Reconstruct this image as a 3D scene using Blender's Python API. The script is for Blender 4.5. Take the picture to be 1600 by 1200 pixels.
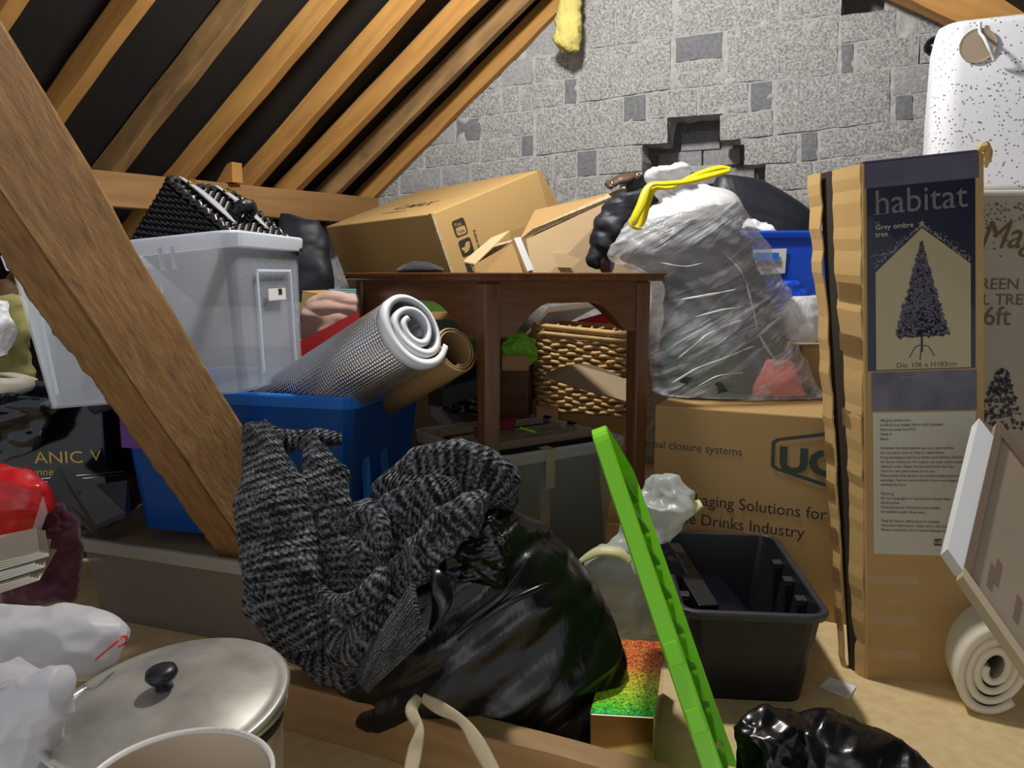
import bpy, bmesh, math, random
import numpy as np
from mathutils import Vector as V, Matrix, noise as NZ

for o in list(bpy.data.objects): bpy.data.objects.remove(o, do_unlink=True)
S = bpy.context.scene
C = S.collection
random.seed(7)

# ---------------------------------------------------------------- camera
F = 1250.0; H = 0.80; PIT = math.atan(172/1250)
cp, sp = math.cos(PIT), math.sin(PIT)
cam = bpy.data.cameras.new('camera'); cam.sensor_width = 36; cam.lens = F*36/1600
cam.clip_start = .02
camo = bpy.data.objects.new('camera', cam); C.objects.link(camo)
camo.location = (0, 0, H); camo.rotation_euler = (math.pi/2 - PIT, 0, 0)
S.camera = camo
# ---------------------------------------------------------------- world, lamps, exposure
w = bpy.data.worlds.new('world'); S.world = w; w.use_nodes = True
w.node_tree.nodes['Background'].inputs[0].default_value = (.92, .95, 1, 1)
w.node_tree.nodes['Background'].inputs[1].default_value = .42
def lamp(name, kind, loc, power, col=(1, 1, 1), size=.1, rot=(0, 0, 0)):
    l = bpy.data.lights.new(name, kind); l.energy = power; l.color = col
    if kind == 'POINT': l.shadow_soft_size = size
    if kind == 'AREA': l.size = size
    o = bpy.data.objects.new(name, l); C.objects.link(o); o.location = loc; o.rotation_euler = rot
    return o
lamp('loft_bulb', 'POINT', (.0, 1.95, 2.0), 72, (1, .985, .96), .07)
lamp('hatch_fill', 'AREA', (-.35, -.7, .75), 1.8, (1, .95, .9), .9, (math.radians(75), 0, 0))  # unseen fill behind the camera, added to lift the near faces
vs = S.view_settings
vs.view_transform = 'Standard'; vs.look = 'None'; vs.gamma = 1; vs.use_curve_mapping = False
vs.exposure = 0.55
# ---------------------------------------------------------------- geometry helpers
def ray(px, py):
    x = (px-800)/F; y = (600-py)/F
    return V((x, y*sp+cp, y*cp-sp))
O = V((0, 0, H))
def at(px, py, Y):
    d = ray(px, py); return O + d*(Y/d.y)
def onz(px, py, z=0.0):
    d = ray(px, py); return O + d*((z-H)/d.z)
def onplane(px, py, p0, n):
    d = ray(px, py); return O + d*((p0-O).dot(n)/d.dot(n))
def Rz(a): return Matrix.Rotation(math.radians(a), 4, 'Z')
def Rx(a): return Matrix.Rotation(math.radians(a), 4, 'X')
def Ry(a): return Matrix.Rotation(math.radians(a), 4, 'Y')
def Tr(*p): return Matrix.Translation(V(p) if len(p) == 3 else p[0])
def frame(o, x, y, z):
    m = Matrix.Identity(4)
    for i, a in enumerate((x, y, z)):
        for k in range(3): m[k][i] = a[k]
    for k in range(3): m[k][3] = o[k]
    return m
def lerp(a, b, t): return a + (b-a)*t
def cat(P, t):
    n = len(P)-1; s = min(max(t, 0), 1)*n; i = min(int(s), n-1); f = s-i
    p0 = P[max(i-1, 0)]; p1 = P[i]; p2 = P[i+1]; p3 = P[min(i+2, n)]
    return .5*((2*p1)+(p2-p0)*f+(2*p0-5*p1+4*p2-p3)*f*f+(3*p1-p0-3*p2+p3)*f**3)
def ridge(p, f, oct=3):
    return 1-abs(NZ.fractal(V(p)*f, 1, 2, oct))*2

def crumple(p, f, a):
    # facets and sharp creases of scrunched film
    d, q = NZ.voronoi(p*f+V((NZ.noise(p*f*.6), NZ.noise(p*f*.6+V((4, 4, 4))), 0))*.5)
    d2, q2 = NZ.voronoi(p*f*2.3)
    return a*(d[0]-.45)+a*.4*(d2[0]-.45)
class M:
    """collects shapes (local frame T) for ONE mesh object"""
    def __init__(s, T=None, grain=0):
        s.T = T if T is not None else Matrix.Identity(4); s.v = []; s.f = []; s.uv = []; s.g = grain; s.mi = []
    def add(s, vs, fs, uvs=None, mi=0):
        b = len(s.v); vs = [V(p) for p in vs]
        s.v += [s.T @ p for p in vs]
        for k, f in enumerate(fs):
            s.f.append([b+i for i in f]); s.mi.append(mi)
            if uvs: s.uv.append(uvs[k]); continue
            p = [vs[i] for i in f]
            n = (p[1]-p[0]).cross(p[2]-p[0]) if len(p) > 2 else V((0, 0, 1))
            ax = max(range(3), key=lambda i: abs(n[i]))
            r = [i for i in range(3) if i != ax]
            if s.g in r and r[0] != s.g: r = r[::-1]
            s.uv.append([(q[r[0]]+.37*ax, q[r[1]]+.71*ax) for q in p])
        return s
    def box(s, x0, x1, y0, y1, z0, z1, mi=0):
        return s.hexa([(x0, y0, z0), (x1, y0, z0), (x1, y1, z0), (x0, y1, z0), (x0, y0, z1), (x1, y0, z1), (x1, y1, z1), (x0, y1, z1)], mi)
    def hexa(s, p, mi=0):
        return s.add(p, [(3, 2, 1, 0), (4, 5, 6, 7), (0, 1, 5, 4), (1, 2, 6, 5), (2, 3, 7, 6), (3, 0, 4, 7)], mi=mi)
    def loft(s, rings, closed=True, cap=True, uvs=1.0, mi=0):
        n = len(rings[0]); vs = [p for r in rings for p in r]; fs = []; uv = []
        L = [0]
        for a, b in zip(rings, rings[1:]):
            L.append(L[-1]+(sum((V(b[k])-V(a[k])).length for k in range(0, n, max(1, n//4)))/max(1, len(range(0, n, max(1, n//4))))))
        m = max(range(len(rings)), key=lambda i: (V(rings[i][0])-V(rings[i][n//2])).length)
        W = [0]
        for k in range(n): W.append(W[-1]+(V(rings[m][k])-V(rings[m][(k+1) % n])).length)
        for i in range(len(rings)-1):
            for k in range(n if closed else n-1):
                k2 = (k+1) % n
                fs.append((i*n+k, i*n+k2, (i+1)*n+k2, (i+1)*n+k))
                uv.append([(L[i]*uvs, W[k]*uvs), (L[i]*uvs, W[k+1]*uvs), (L[i+1]*uvs, W[k+1]*uvs), (L[i+1]*uvs, W[k]*uvs)])
        if cap and closed:
            fs.append(tuple(range(n))[::-1]); uv.append([(p[0], p[1]) for p in rings[0]][::-1])
            fs.append(tuple((len(rings)-1)*n+k for k in range(n))); uv.append([(p[0], p[1]) for p in rings[-1]])
        return s.add(vs, fs, uv, mi)
    def tube(s, pts, r, n=8, flat=1.0, up=V((0, -.5, 1)), res=1, cap=True):
        pts = [V(p) for p in pts]; m = len(pts)
        if not hasattr(r, '__len__'): r = [r]*m
        if res > 1:
            q = [cat(pts, i/((m-1)*res)) for i in range((m-1)*res+1)]
            rr = [cat(list(r), i/((m-1)*res)) for i in range((m-1)*res+1)]
            pts, r = q, rr
        rings = []
        for i, p in enumerate(pts):
            t = (pts[min(i+1, len(pts)-1)]-pts[max(i-1, 0)]).normalized()
            sd = t.cross(up); sd = sd.normalized() if sd.length > 1e-4 else t.orthogonal().normalized()
            nn = sd.cross(t).normalized()
            rings.append([p+sd*(math.cos(a)*r[i])-nn*(math.sin(a)*r[i]*flat) for a in [2*math.pi*k/n for k in range(n)]])
        return s.loft(rings, cap=cap)
    def lathe(s, prof, n=32, ang=2*math.pi, sx=1, sy=1):
        rings = [[V((max(r, 1e-5)*sx*math.cos(ang*k/n), max(r, 1e-5)*sy*math.sin(ang*k/n), z)) for k in range(n)] for r, z in prof]
        return s.loft(rings, cap=False)
    def build(s, name, mat, parent=None, smooth=False, bevel=0, seg=2, disp=None, sub=0, solid=0, auto=None):
        me = bpy.data.meshes.new(name)
        off = ROOT.get(parent.name, V((0, 0, 0))) if parent else V((0, 0, 0))
        if parent is None and s.v:
            lo = [min(p[k] for p in s.v) for k in range(3)]; hi = [max(p[k] for p in s.v) for k in range(3)]
            off = V(((lo[0]+hi[0])/2, (lo[1]+hi[1])/2, lo[2]))
        me.from_pydata([tuple(p-off) for p in s.v], [], s.f)
        u = me.uv_layers.new(name='UVMap')
        k = 0
        flat = [c for f in s.uv for c in f]
        u.data.foreach_set('uv', [x for c in flat for x in c])
        mats = mat if isinstance(mat, (list, tuple)) else [mat]
        for m_ in mats: me.materials.append(MAT[m_] if isinstance(m_, str) else m_)
        me.polygons.foreach_set('material_index', s.mi)
        if disp:
            me.update()
            nr = [v.normal.copy() for v in me.vertices]
            for v, n_ in zip(me.vertices, nr):
                d = disp(v.co+off, n_)
                v.co += d if isinstance(d, V) else n_*d
        if smooth: me.polygons.foreach_set('use_smooth', [True]*len(me.polygons))
        me.update()
        o = bpy.data.objects.new(name, me); C.objects.link(o)
        if parent: o.parent = parent
        else: o.location = off
        ROOT[o.name] = off
        if bevel:
            b = o.modifiers.new('bevel', 'BEVEL'); b.width = bevel; b.segments = seg; b.limit_method = 'ANGLE'; b.angle_limit = math.radians(40)
        if solid:
            b = o.modifiers.new('solid', 'SOLIDIFY'); b.thickness = solid; b.offset = 0
        if sub:
            b = o.modifiers.new('sub', 'SUBSURF'); b.levels = sub; b.render_levels = sub
        return o
ROOT = {}
def tag(o, label=None, cat=None, group=None, kind=None):
    if label: o['label'] = label
    if cat: o['category'] = cat
    if group: o['group'] = group
    if kind: o['kind'] = kind
    return o
def thing(name, label, cat, loc, group=None):
    o = bpy.data.objects.new(name, None); C.objects.link(o); o.location = V(loc); o.empty_display_size = .05
    ROOT[o.name] = V(loc)
    return tag(o, label, cat, group)

# ---------------------------------------------------------------- materials
MAT = {}
def mat(name, col, rough=.6, metal=0, col2=None, nscale=8, namt=.5, bump=0, bscale=60, coords='UV', stretch=(1, 1, 1),
        trans=0, transl=0, alpha=1, spec=.5, coat=0, sheen=0, detail=6, dist=0, wave=None, bdist=.002, ior=1.45):
    m = bpy.data.materials.new(name); m.use_nodes = True; MAT[name] = m
    nt = m.node_tree; N = nt.nodes; L = nt.links; b = N['Principled BSDF']; out = N['Material Output']
    b.inputs['Base Color'].default_value = (*col, 1); b.inputs['Roughness'].default_value = rough; b.inputs['Metallic'].default_value = metal
    b.inputs['Specular IOR Level'].default_value = spec; b.inputs['Coat Weight'].default_value = coat; b.inputs['Sheen Weight'].default_value = sheen
    b.inputs['Transmission Weight'].default_value = trans; b.inputs['IOR'].default_value = ior
    tc = N.new('ShaderNodeTexCoord'); mp = N.new('ShaderNodeMapping'); mp.inputs['Scale'].default_value = stretch
    L.new(tc.outputs[coords], mp.inputs[0])
    if col2:
        nz = N.new('ShaderNodeTexNoise'); nz.inputs['Scale'].default_value = nscale; nz.inputs['Detail'].default_value = detail; nz.inputs['Distortion'].default_value = dist
        L.new(mp.outputs[0], nz.inputs['Vector'])
        cr = N.new('ShaderNodeValToRGB'); cr.color_ramp.elements[0].position = .5-namt*.5; cr.color_ramp.elements[1].position = .5+namt*.5
        cr.color_ramp.elements[0].color = (*col, 1); cr.color_ramp.elements[1].color = (*col2, 1)
        L.new(nz.outputs['Fac'], cr.inputs[0]); L.new(cr.outputs[0], b.inputs['Base Color'])
    if bump:
        if wave:
            nb = N.new('ShaderNodeTexWave'); nb.inputs['Scale'].default_value = wave; nb.inputs['Distortion'].default_value = 2.0; nb.inputs['Detail'].default_value = 2
        else:
            nb = N.new('ShaderNodeTexNoise'); nb.inputs['Scale'].default_value = bscale; nb.inputs['Detail'].default_value = 4
        L.new(mp.outputs[0], nb.inputs['Vector'])
        bp = N.new('ShaderNodeBump'); bp.inputs['Strength'].default_value = bump; bp.inputs['Distance'].default_value = bdist
        L.new(nb.outputs['Fac'], bp.inputs['Height']); L.new(bp.outputs[0], b.inputs['Normal'])
    cur = b.outputs[0]
    if transl:
        t = N.new('ShaderNodeBsdfTranslucent'); t.inputs[0].default_value = (*col, 1)
        mx = N.new('ShaderNodeMixShader'); mx.inputs[0].default_value = transl; L.new(cur, mx.inputs[1]); L.new(t.outputs[0], mx.inputs[2]); cur = mx.outputs[0]
    if alpha < 1:
        t = N.new('ShaderNodeBsdfTransparent'); mx = N.new('ShaderNodeMixShader'); mx.inputs[0].default_value = 1-alpha
        L.new(cur, mx.inputs[1]); L.new(t.outputs[0], mx.inputs[2]); cur = mx.outputs[0]
    L.new(cur, out.inputs[0])
    return m
def wood(name, a, b_, rough=.6, scale=3, st=(2, 30, 1), bump=.3):
    return mat(name, a, rough, col2=b_, nscale=scale, namt=.6, stretch=st, bump=bump, bscale=6, detail=8, dist=.6, bdist=.003)
wood('rafter', (.60, .315, .085), (.36, .165, .04), .7, 2.2, (1.2, 9, 1))
wood('rafter_stained', (.46, .27, .10), (.12, .065, .025), .75, 3.0, (1.5, 5, 1))
wood('purlin', (.38, .205, .075), (.22, .11, .036), .75, 2.2, (1.2, 9, 1))
wood('strut', (.50, .27, .085), (.20, .09, .03), .8, 5, (3, 16, 1), bump=0)
wood('joist', (.42, .26, .12), (.28, .155, .06), .7, 3, (1.5, 10, 1))
wood('mahogany', (.18, .073, .025), (.075, .030, .011), .28, 3, (2, 22, 1), bump=.08)
wood('pine', (.55, .33, .14), (.40, .21, .07), .55, 3, (2, 16, 1))
mat('felt', (.006, .0045, .004), .9, col2=(.012, .009, .006), nscale=5, coords='Object')
mat('concrete', (.20, .198, .193), .95, col2=(.48, .475, .462), nscale=120, namt=.30, bump=1.0, bscale=120, coords='Object', bdist=.004)
mat('concrete_mid', (.25, .247, .243), .95, col2=(.40, .395, .39), nscale=90, namt=.4, bump=.6, bscale=90, coords='Object', bdist=.003)
mat('concrete_dark', (.145, .15, .158), .95, col2=(.22, .225, .235), nscale=80, namt=.4, bump=.7, bscale=110, coords='Object', bdist=.003)
mat('mortar', (.35, .345, .335), .95, col2=(.49, .485, .47), nscale=40, namt=.5, bump=1, bscale=60, coords='Object', bdist=.006)
mat('chipboard', (.62, .45, .21), .7, col2=(.74, .57, .30), nscale=40, namt=.45, bump=.2, bscale=160, coords='Object')
mat('card', (.50, .315, .115), .75, col2=(.54, .35, .135), nscale=3, namt=.6, bump=.08, bscale=8, coords='Object')
mat('card_pale', (.58, .41, .22), .75, col2=(.62, .45, .25), nscale=3, coords='Object')
mat('card_brown', (.40, .245, .09), .75, col2=(.45, .285, .115), nscale=3, coords='Object', bump=.1, bscale=9)
mat('card_grey', (.27, .20, .12), .8, col2=(.31, .23, .14), nscale=3, coords='Object')
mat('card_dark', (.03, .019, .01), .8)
mat('card_edge', (.62, .50, .33), .8, col2=(.34, .24, .13), nscale=90, coords='Object')
mat('ink', (.035, .028, .02), .7)
mat('ink_green', (.045, .06, .045), .7)
mat('ink_brown', (.10, .07, .035), .7)
mat('black_plastic', (.012, .013, .016), .38, spec=.5, bump=.03, bscale=200)
mat('grey_black', (.035, .036, .042), .45)
mat('frost', (.86, .93, 1.0), .22, transl=.5, alpha=.27, spec=.4)
mat('frost_rim', (.82, .87, .95), .25, transl=.35, alpha=.93)
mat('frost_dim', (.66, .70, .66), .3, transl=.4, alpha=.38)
mat('frost_shaded', (.30, .26, .22), .4, transl=.3, alpha=.45)  # frosted plastic with the dark corner's shade put into its colour, rim likewise
mat('frost_shaded_rim', (.48, .46, .42), .4, transl=.3, alpha=.85)
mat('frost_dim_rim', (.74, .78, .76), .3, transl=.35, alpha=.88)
mat('blue_tub', (.008, .12, .50), .3, transl=.40, spec=.5)
mat('blue_tub_rim', (.012, .16, .62), .28)
mat('blue_crate', (.006, .07, .56), .35)
mat('purple', (.12, .03, .22), .4)
mat('green_lid', (.27, .78, .025), .3, transl=.2)
mat('green_lid_inside', (.05, .25, .01), .35)
mat('bin_black', (.006, .0055, .006), .24, spec=.55, bump=.14, bscale=7, stretch=(1, 3.5, 1), coords='UV', bdist=.02)
mat('matte_sack', (.022, .025, .034), .45, bump=.3, bscale=8, bdist=.01, stretch=(1, 3, 1))
mat('black_cloth', (.012, .012, .016), .9, sheen=.3, bump=.3, bscale=60)
mat('jacket', (.014, .016, .022), .55, bump=.3, bscale=30)
mat('white_bag', (.78, .79, .81), .28, transl=.3, alpha=.60, bump=.5, bscale=9, stretch=(1, 4, 1), bdist=.02)
mat('white_bag_solid', (.82, .82, .83), .35, transl=.3, alpha=.97, bump=.4, bscale=14, stretch=(1, 3, 1), bdist=.01)
mat('milky_bag', (.62, .66, .62), .3, transl=.35, alpha=.72, bump=.5, bscale=10, bdist=.02)
mat('carrier', (.62, .61, .63), .45, transl=.2, bump=.3, bscale=9, bdist=.01)
mat('yellow', (.80, .70, .02), .35, transl=.2)
mat('pale_yellow', (.70, .68, .34), .45, transl=.2)
mat('insulation', (.68, .60, .18), .95, col2=(.50, .42, .12), nscale=12, bump=1, bscale=60, coords='Object', bdist=.01)
mat('white', (.78, .78, .78), .5)
mat('paper', (.74, .73, .70), .6)
mat('label_paper', (.50, .47, .38), .55, coat=.15)
mat('cream', (.66, .60, .46), .8, col2=(.72, .67, .54), nscale=12, coords='Object', bump=.3, bscale=160)
mat('cream_top', (.72, .70, .65), .8, bump=.3, bscale=120, coords='Object')
mat('pink_cloth', (.46, .29, .23), .85, col2=(.54, .36, .29), nscale=6, coords='Object', bump=.3, bscale=120, sheen=.2)
mat('olive_cloth', (.30, .27, .09), .9, bump=.4, bscale=120, coords='Object', sheen=.2)
mat('maroon_cloth', (.075, .016, .035), .9, bump=.4, bscale=120, coords='Object', sheen=.3)
mat('fleece', (.80, .80, .82), .95, bump=1, bscale=60, coords='Object', bdist=.01, sheen=.5)
mat('red', (.62, .02, .018), .32)
mat('red_bag', (.62, .022, .022), .25, bump=.5, bscale=10, bdist=.01, transl=.15)
mat('coral', (.70, .16, .13), .8)
mat('magenta', (.16, .008, .04), .9)
mat('teal', (.16, .38, .38), .5)
mat('dark_green', (.02, .06, .035), .6)
mat('lime', (.22, .62, .03), .3, bump=.8, bscale=14, bdist=.02)
mat('green_paint', (.06, .16, .02), .4)
mat('foil', (.62, .64, .68), .28, metal=1, bump=0)
mat('foil_white', (.82, .83, .86), .5)
mat('kraft', (.33, .20, .08), .45, col2=(.40, .25, .11), nscale=4, coords='Object')
mat('aluminium', (.50, .48, .42), .42, metal=.45, col2=(.22, .21, .19), nscale=11, namt=.45, coords='Object')
mat('floor_tinted_mirror', (.72, .62, .42), .12, metal=1)  # mirror metal, the chipboard floor's warm reflection put into its tint
mat('alu_bright', (.75, .74, .71), .32, metal=.8)
mat('bucket', (.70, .67, .62), .4)
mat('bucket_in', (.56, .47, .36), .5)
mat('wicker', (.62, .41, .17), .55, col2=(.46, .28, .10), nscale=40, coords='Object')
mat('wicker_dark', (.20, .11, .04), .7)
mat('wicker_black', (.012, .012, .014), .28, spec=.6)
mat('strap_grey', (.30, .30, .32), .6)
mat('brass', (.6, .42, .12), .3, metal=1)
mat('chrome', (.75, .75, .77), .18, metal=1)
mat('tape', (.55, .52, .36), .25, alpha=.75)
mat('clear_tape', (.75, .70, .58), .12, alpha=.07, spec=.8)
mat('brown_tape', (.28, .16, .06), .2, alpha=.55)
mat('ribbon', (.50, .41, .26), .7, bump=.2, bscale=160)
mat('night_blue', (.010, .012, .028), .28, coat=.3)
mat('night_band', (.075, .068, .11), .4, col2=(.12, .11, .16), nscale=14, coords='Object')
mat('tree_photo', (.40, .33, .18), .32, coat=.3)
mat('tree_ink', (.050, .042, .060), .5)
mat('tree_ink_pale', (.125, .11, .145), .5)
mat('star', (.45, .22, .12), .5)
mat('snow', (.50, .46, .38), .5)
mat('habitat_ink', (.15, .14, .15), .4)
mat('grey_clouds', (.085, .075, .10), .4, col2=(.15, .135, .165), nscale=18, namt=.35, coords='Object')
mat('beige_box', (.44, .385, .29), .6, col2=(.49, .43, .33), nscale=2, coords='Object')
mat('gold_ink', (.16, .10, .035), .4)
mat('gold', (.55, .38, .10), .35, metal=.6)
mat('mdf', (.30, .235, .165), .7, col2=(.36, .285, .2), nscale=4, coords='Object')
mat('mdf_dark', (.20, .14, .09), .7)
mat('pale_wood', (.52, .43, .29), .6)
mat('fluff', (.80, .80, .79), .8, bump=.4, bscale=30)
mat('brown_leather', (.10, .055, .03), .45)
mat('sleeve_card', (.36, .30, .22), .6)
mat('sleeve_black', (.012, .012, .012), .25)
mat('jumper_dark', (.02, .02, .022), .9)
mat('glossy_black', (.006, .007, .012), .12, spec=.7, bump=.1, bscale=5, bdist=.01)

def knit():
    m = bpy.data.materials.new('knit'); m.use_nodes = True; MAT['knit'] = m
    nt = m.node_tree; N = nt.nodes; L = nt.links; b = N['Principled BSDF']
    b.inputs['Roughness'].default_value = .95; b.inputs['Sheen Weight'].default_value = .15; b.inputs['Specular IOR Level'].default_value = .15
    tc = N.new('ShaderNodeTexCoord'); mp = N.new('ShaderNodeMapping'); mp.inputs['Scale'].default_value = (1, 1, 1)
    L.new(tc.outputs['UV'], mp.inputs[0])
    wv = N.new('ShaderNodeTexWave'); wv.bands_direction = 'X'; wv.inputs['Scale'].default_value = 22; wv.inputs['Distortion'].default_value = 1.2; wv.inputs['Detail'].default_value = 2; wv.inputs['Detail Scale'].default_value = 6
    w2 = N.new('ShaderNodeTexWave'); w2.bands_direction = 'DIAGONAL'; w2.inputs['Scale'].default_value = 55; w2.inputs['Distortion'].default_value = 3; w2.inputs['Detail'].default_value = 1
    nz = N.new('ShaderNodeTexNoise'); nz.inputs['Scale'].default_value = 170; nz.inputs['Detail'].default_value = 3
    n2 = N.new('ShaderNodeTexNoise'); n2.inputs['Scale'].default_value = 28; n2.inputs['Detail'].default_value = 3
    m2 = N.new('ShaderNodeMapping'); m2.inputs['Scale'].default_value = (2.6, .8, 1); L.new(tc.outputs['UV'], m2.inputs[0]); L.new(m2.outputs[0], n2.inputs['Vector'])
    for x in (wv, w2, nz): L.new(mp.outputs[0], x.inputs['Vector'])
    a = N.new('ShaderNodeMath'); a.operation = 'MULTIPLY'; L.new(wv.outputs['Fac'], a.inputs[0]); a.inputs[1].default_value = .15
    a2 = N.new('ShaderNodeMath'); a2.operation = 'MULTIPLY_ADD'; L.new(nz.outputs['Fac'], a2.inputs[0]); a2.inputs[1].default_value = .75; L.new(a.outputs[0], a2.inputs[2])
    a3 = N.new('ShaderNodeMath'); a3.operation = 'MULTIPLY_ADD'; L.new(n2.outputs['Fac'], a3.inputs[0]); a3.inputs[1].default_value = .55; L.new(a2.outputs[0], a3.inputs[2])
    cr = N.new('ShaderNodeValToRGB'); e = cr.color_ramp.elements; e[0].position = .68; e[0].color = (.006, .006, .008, 1); e[1].position = 1.0; e[1].color = (.30, .31, .33, 1)
    L.new(a3.outputs[0], cr.inputs[0]); L.new(cr.outputs[0], b.inputs['Base Color'])
    s = N.new('ShaderNodeMath'); s.operation = 'MULTIPLY_ADD'; L.new(w2.outputs['Fac'], s.inputs[0]); s.inputs[1].default_value = .6; L.new(wv.outputs['Fac'], s.inputs[2])
    bp = N.new('ShaderNodeBump'); bp.inputs['Strength'].default_value = 1; bp.inputs['Distance'].default_value = .006
    L.new(s.outputs[0], bp.inputs['Height']); L.new(bp.outputs[0], b.inputs['Normal'])
knit()
def bubblefoil():
    m = MAT['foil']; nt = m.node_tree; N = nt.nodes; L = nt.links; b = N['Principled BSDF']
    tc = N.new('ShaderNodeTexCoord'); vo = N.new('ShaderNodeTexVoronoi'); vo.inputs['Scale'].default_value = 140; vo.inputs['Randomness'].default_value = .1
    L.new(tc.outputs['UV'], vo.inputs['Vector']); bp = N.new('ShaderNodeBump'); bp.invert = True; bp.inputs['Strength'].default_value = .8; bp.inputs['Distance'].default_value = .004
    L.new(vo.outputs['Distance'], bp.inputs['Height']); L.new(bp.outputs[0], b.inputs['Normal'])
bubblefoil()
def hologram():
    m = bpy.data.materials.new('hologram'); m.use_nodes = True; MAT['hologram'] = m
    nt = m.node_tree; N = nt.nodes; L = nt.links; b = N['Principled BSDF']
    b.inputs['Metallic'].default_value = .1; b.inputs['Roughness'].default_value = .35
    tc = N.new('ShaderNodeTexCoord'); vo = N.new('ShaderNodeTexVoronoi'); vo.inputs['Scale'].default_value = 330
    L.new(tc.outputs['UV'], vo.inputs['Vector'])
    sx = N.new('ShaderNodeSeparateXYZ'); L.new(tc.outputs['UV'], sx.inputs[0])
    sc = N.new('ShaderNodeSeparateColor'); L.new(vo.outputs['Color'], sc.inputs[0])
    ml = N.new('ShaderNodeMath'); ml.operation = 'MULTIPLY_ADD'; L.new(sx.outputs['Y'], ml.inputs[0]); ml.inputs[1].default_value = -2.1; ml.inputs[2].default_value = .31
    ad = N.new('ShaderNodeMath'); ad.operation = 'MULTIPLY_ADD'; L.new(sc.outputs[0], ad.inputs[0]); ad.inputs[1].default_value = .09; mm_ = N.new('ShaderNodeMath'); mm_.operation = 'MAXIMUM'; mm_.inputs[1].default_value = -.01; L.new(ml.outputs[0], mm_.inputs[0]); L.new(mm_.outputs[0], ad.inputs[2])
    hs = N.new('ShaderNodeCombineColor'); hs.mode = 'HSV'; L.new(ad.outputs[0], hs.inputs[0]); hs.inputs[1].default_value = .95
    pw = N.new('ShaderNodeMath'); pw.operation = 'POWER'; L.new(sc.outputs[1], pw.inputs[0]); pw.inputs[1].default_value = .6; L.new(pw.outputs[0], hs.inputs[2])
    L.new(hs.outputs[0], b.inputs['Base Color'])
hologram()
def speckle():
    m = bpy.data.materials.new('speckled_white'); m.use_nodes = True; MAT['speckled_white'] = m
    nt = m.node_tree; N = nt.nodes; L = nt.links; b = N['Principled BSDF']; b.inputs['Roughness'].default_value = .5
    tc = N.new('ShaderNodeTexCoord'); vo = N.new('ShaderNodeTexVoronoi'); vo.inputs['Scale'].default_value = 120
    L.new(tc.outputs['UV'], vo.inputs['Vector'])
    sc = N.new('ShaderNodeSeparateColor'); L.new(vo.outputs['Color'], sc.inputs[0])
    a = N.new('ShaderNodeMath'); a.operation = 'LESS_THAN'; L.new(vo.outputs['Distance'], a.inputs[0]); a.inputs[1].default_value = .26
    g = N.new('ShaderNodeMath'); g.operation = 'GREATER_THAN'; L.new(sc.outputs[0], g.inputs[0]); g.inputs[1].default_value = .35
    k = N.new('ShaderNodeMath'); k.operation = 'MULTIPLY'; L.new(a.outputs[0], k.inputs[0]); L.new(g.outputs[0], k.inputs[1])
    mx = N.new('ShaderNodeMix'); mx.data_type = 'RGBA'; L.new(k.outputs[0], mx.inputs[0]); mx.inputs[6].default_value = (.74, .74, .77, 1); mx.inputs[7].default_value = (.16, .155, .17, 1)
    L.new(mx.outputs[2], b.inputs['Base Color'])
speckle()
def film():
    # thin sack film: stretched streaks where the sheet is doubled are milkier
    m = MAT['white_bag']; nt = m.node_tree; N = nt.nodes; L = nt.links
    mx = [n for n in N if n.bl_idname == 'ShaderNodeMixShader'][-1]
    tc = N.new('ShaderNodeTexCoord'); r = N.new('ShaderNodeMapping'); r.inputs['Rotation'].default_value = (0, math.radians(32), 0)
    s = N.new('ShaderNodeMapping'); s.inputs['Scale'].default_value = (5, 4, 30)
    L.new(tc.outputs['Object'], r.inputs[0]); L.new(r.outputs[0], s.inputs[0])
    nz = N.new('ShaderNodeTexNoise'); nz.inputs['Scale'].default_value = 1.0; nz.inputs['Detail'].default_value = 4; nz.inputs['Roughness'].default_value = .5; nz.inputs['Distortion'].default_value = 1.0
    L.new(s.outputs[0], nz.inputs['Vector'])
    cr = N.new('ShaderNodeValToRGB'); e = cr.color_ramp.elements; e[0].position = .50; e[0].color = (.70, .70, .70, 1); e[1].position = .70; e[1].color = (.12, .12, .12, 1)
    L.new(nz.outputs['Fac'], cr.inputs[0]); L.new(cr.outputs[0], mx.inputs[0])
    for n in N:
        if n.bl_idname == 'ShaderNodeBump': L.new(nz.outputs['Fac'], n.inputs['Height']); n.inputs['Distance'].default_value = .02; n.inputs['Strength'].default_value = .6
film()
def torn():
    # saw-torn fibres: fine bump over the modelled relief
    m = MAT['strut']; nt = m.node_tree; N = nt.nodes; L = nt.links; b = N['Principled BSDF']
    tc = N.new('ShaderNodeTexCoord'); s = N.new('ShaderNodeMapping'); s.inputs['Scale'].default_value = (26, 90, 1); s.inputs['Rotation'].default_value = (0, 0, math.radians(14))
    L.new(tc.outputs['UV'], s.inputs[0])
    nz = N.new('ShaderNodeTexNoise'); nz.inputs['Scale'].default_value = 1.5; nz.inputs['Detail'].default_value = 8; nz.inputs['Roughness'].default_value = .7
    L.new(s.outputs[0], nz.inputs['Vector'])
    bp = N.new('ShaderNodeBump'); bp.inputs['Strength'].default_value = 1; bp.inputs['Distance'].default_value = .012
    L.new(nz.outputs['Fac'], bp.inputs['Height']); L.new(bp.outputs[0], b.inputs['Normal'])
torn()

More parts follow.
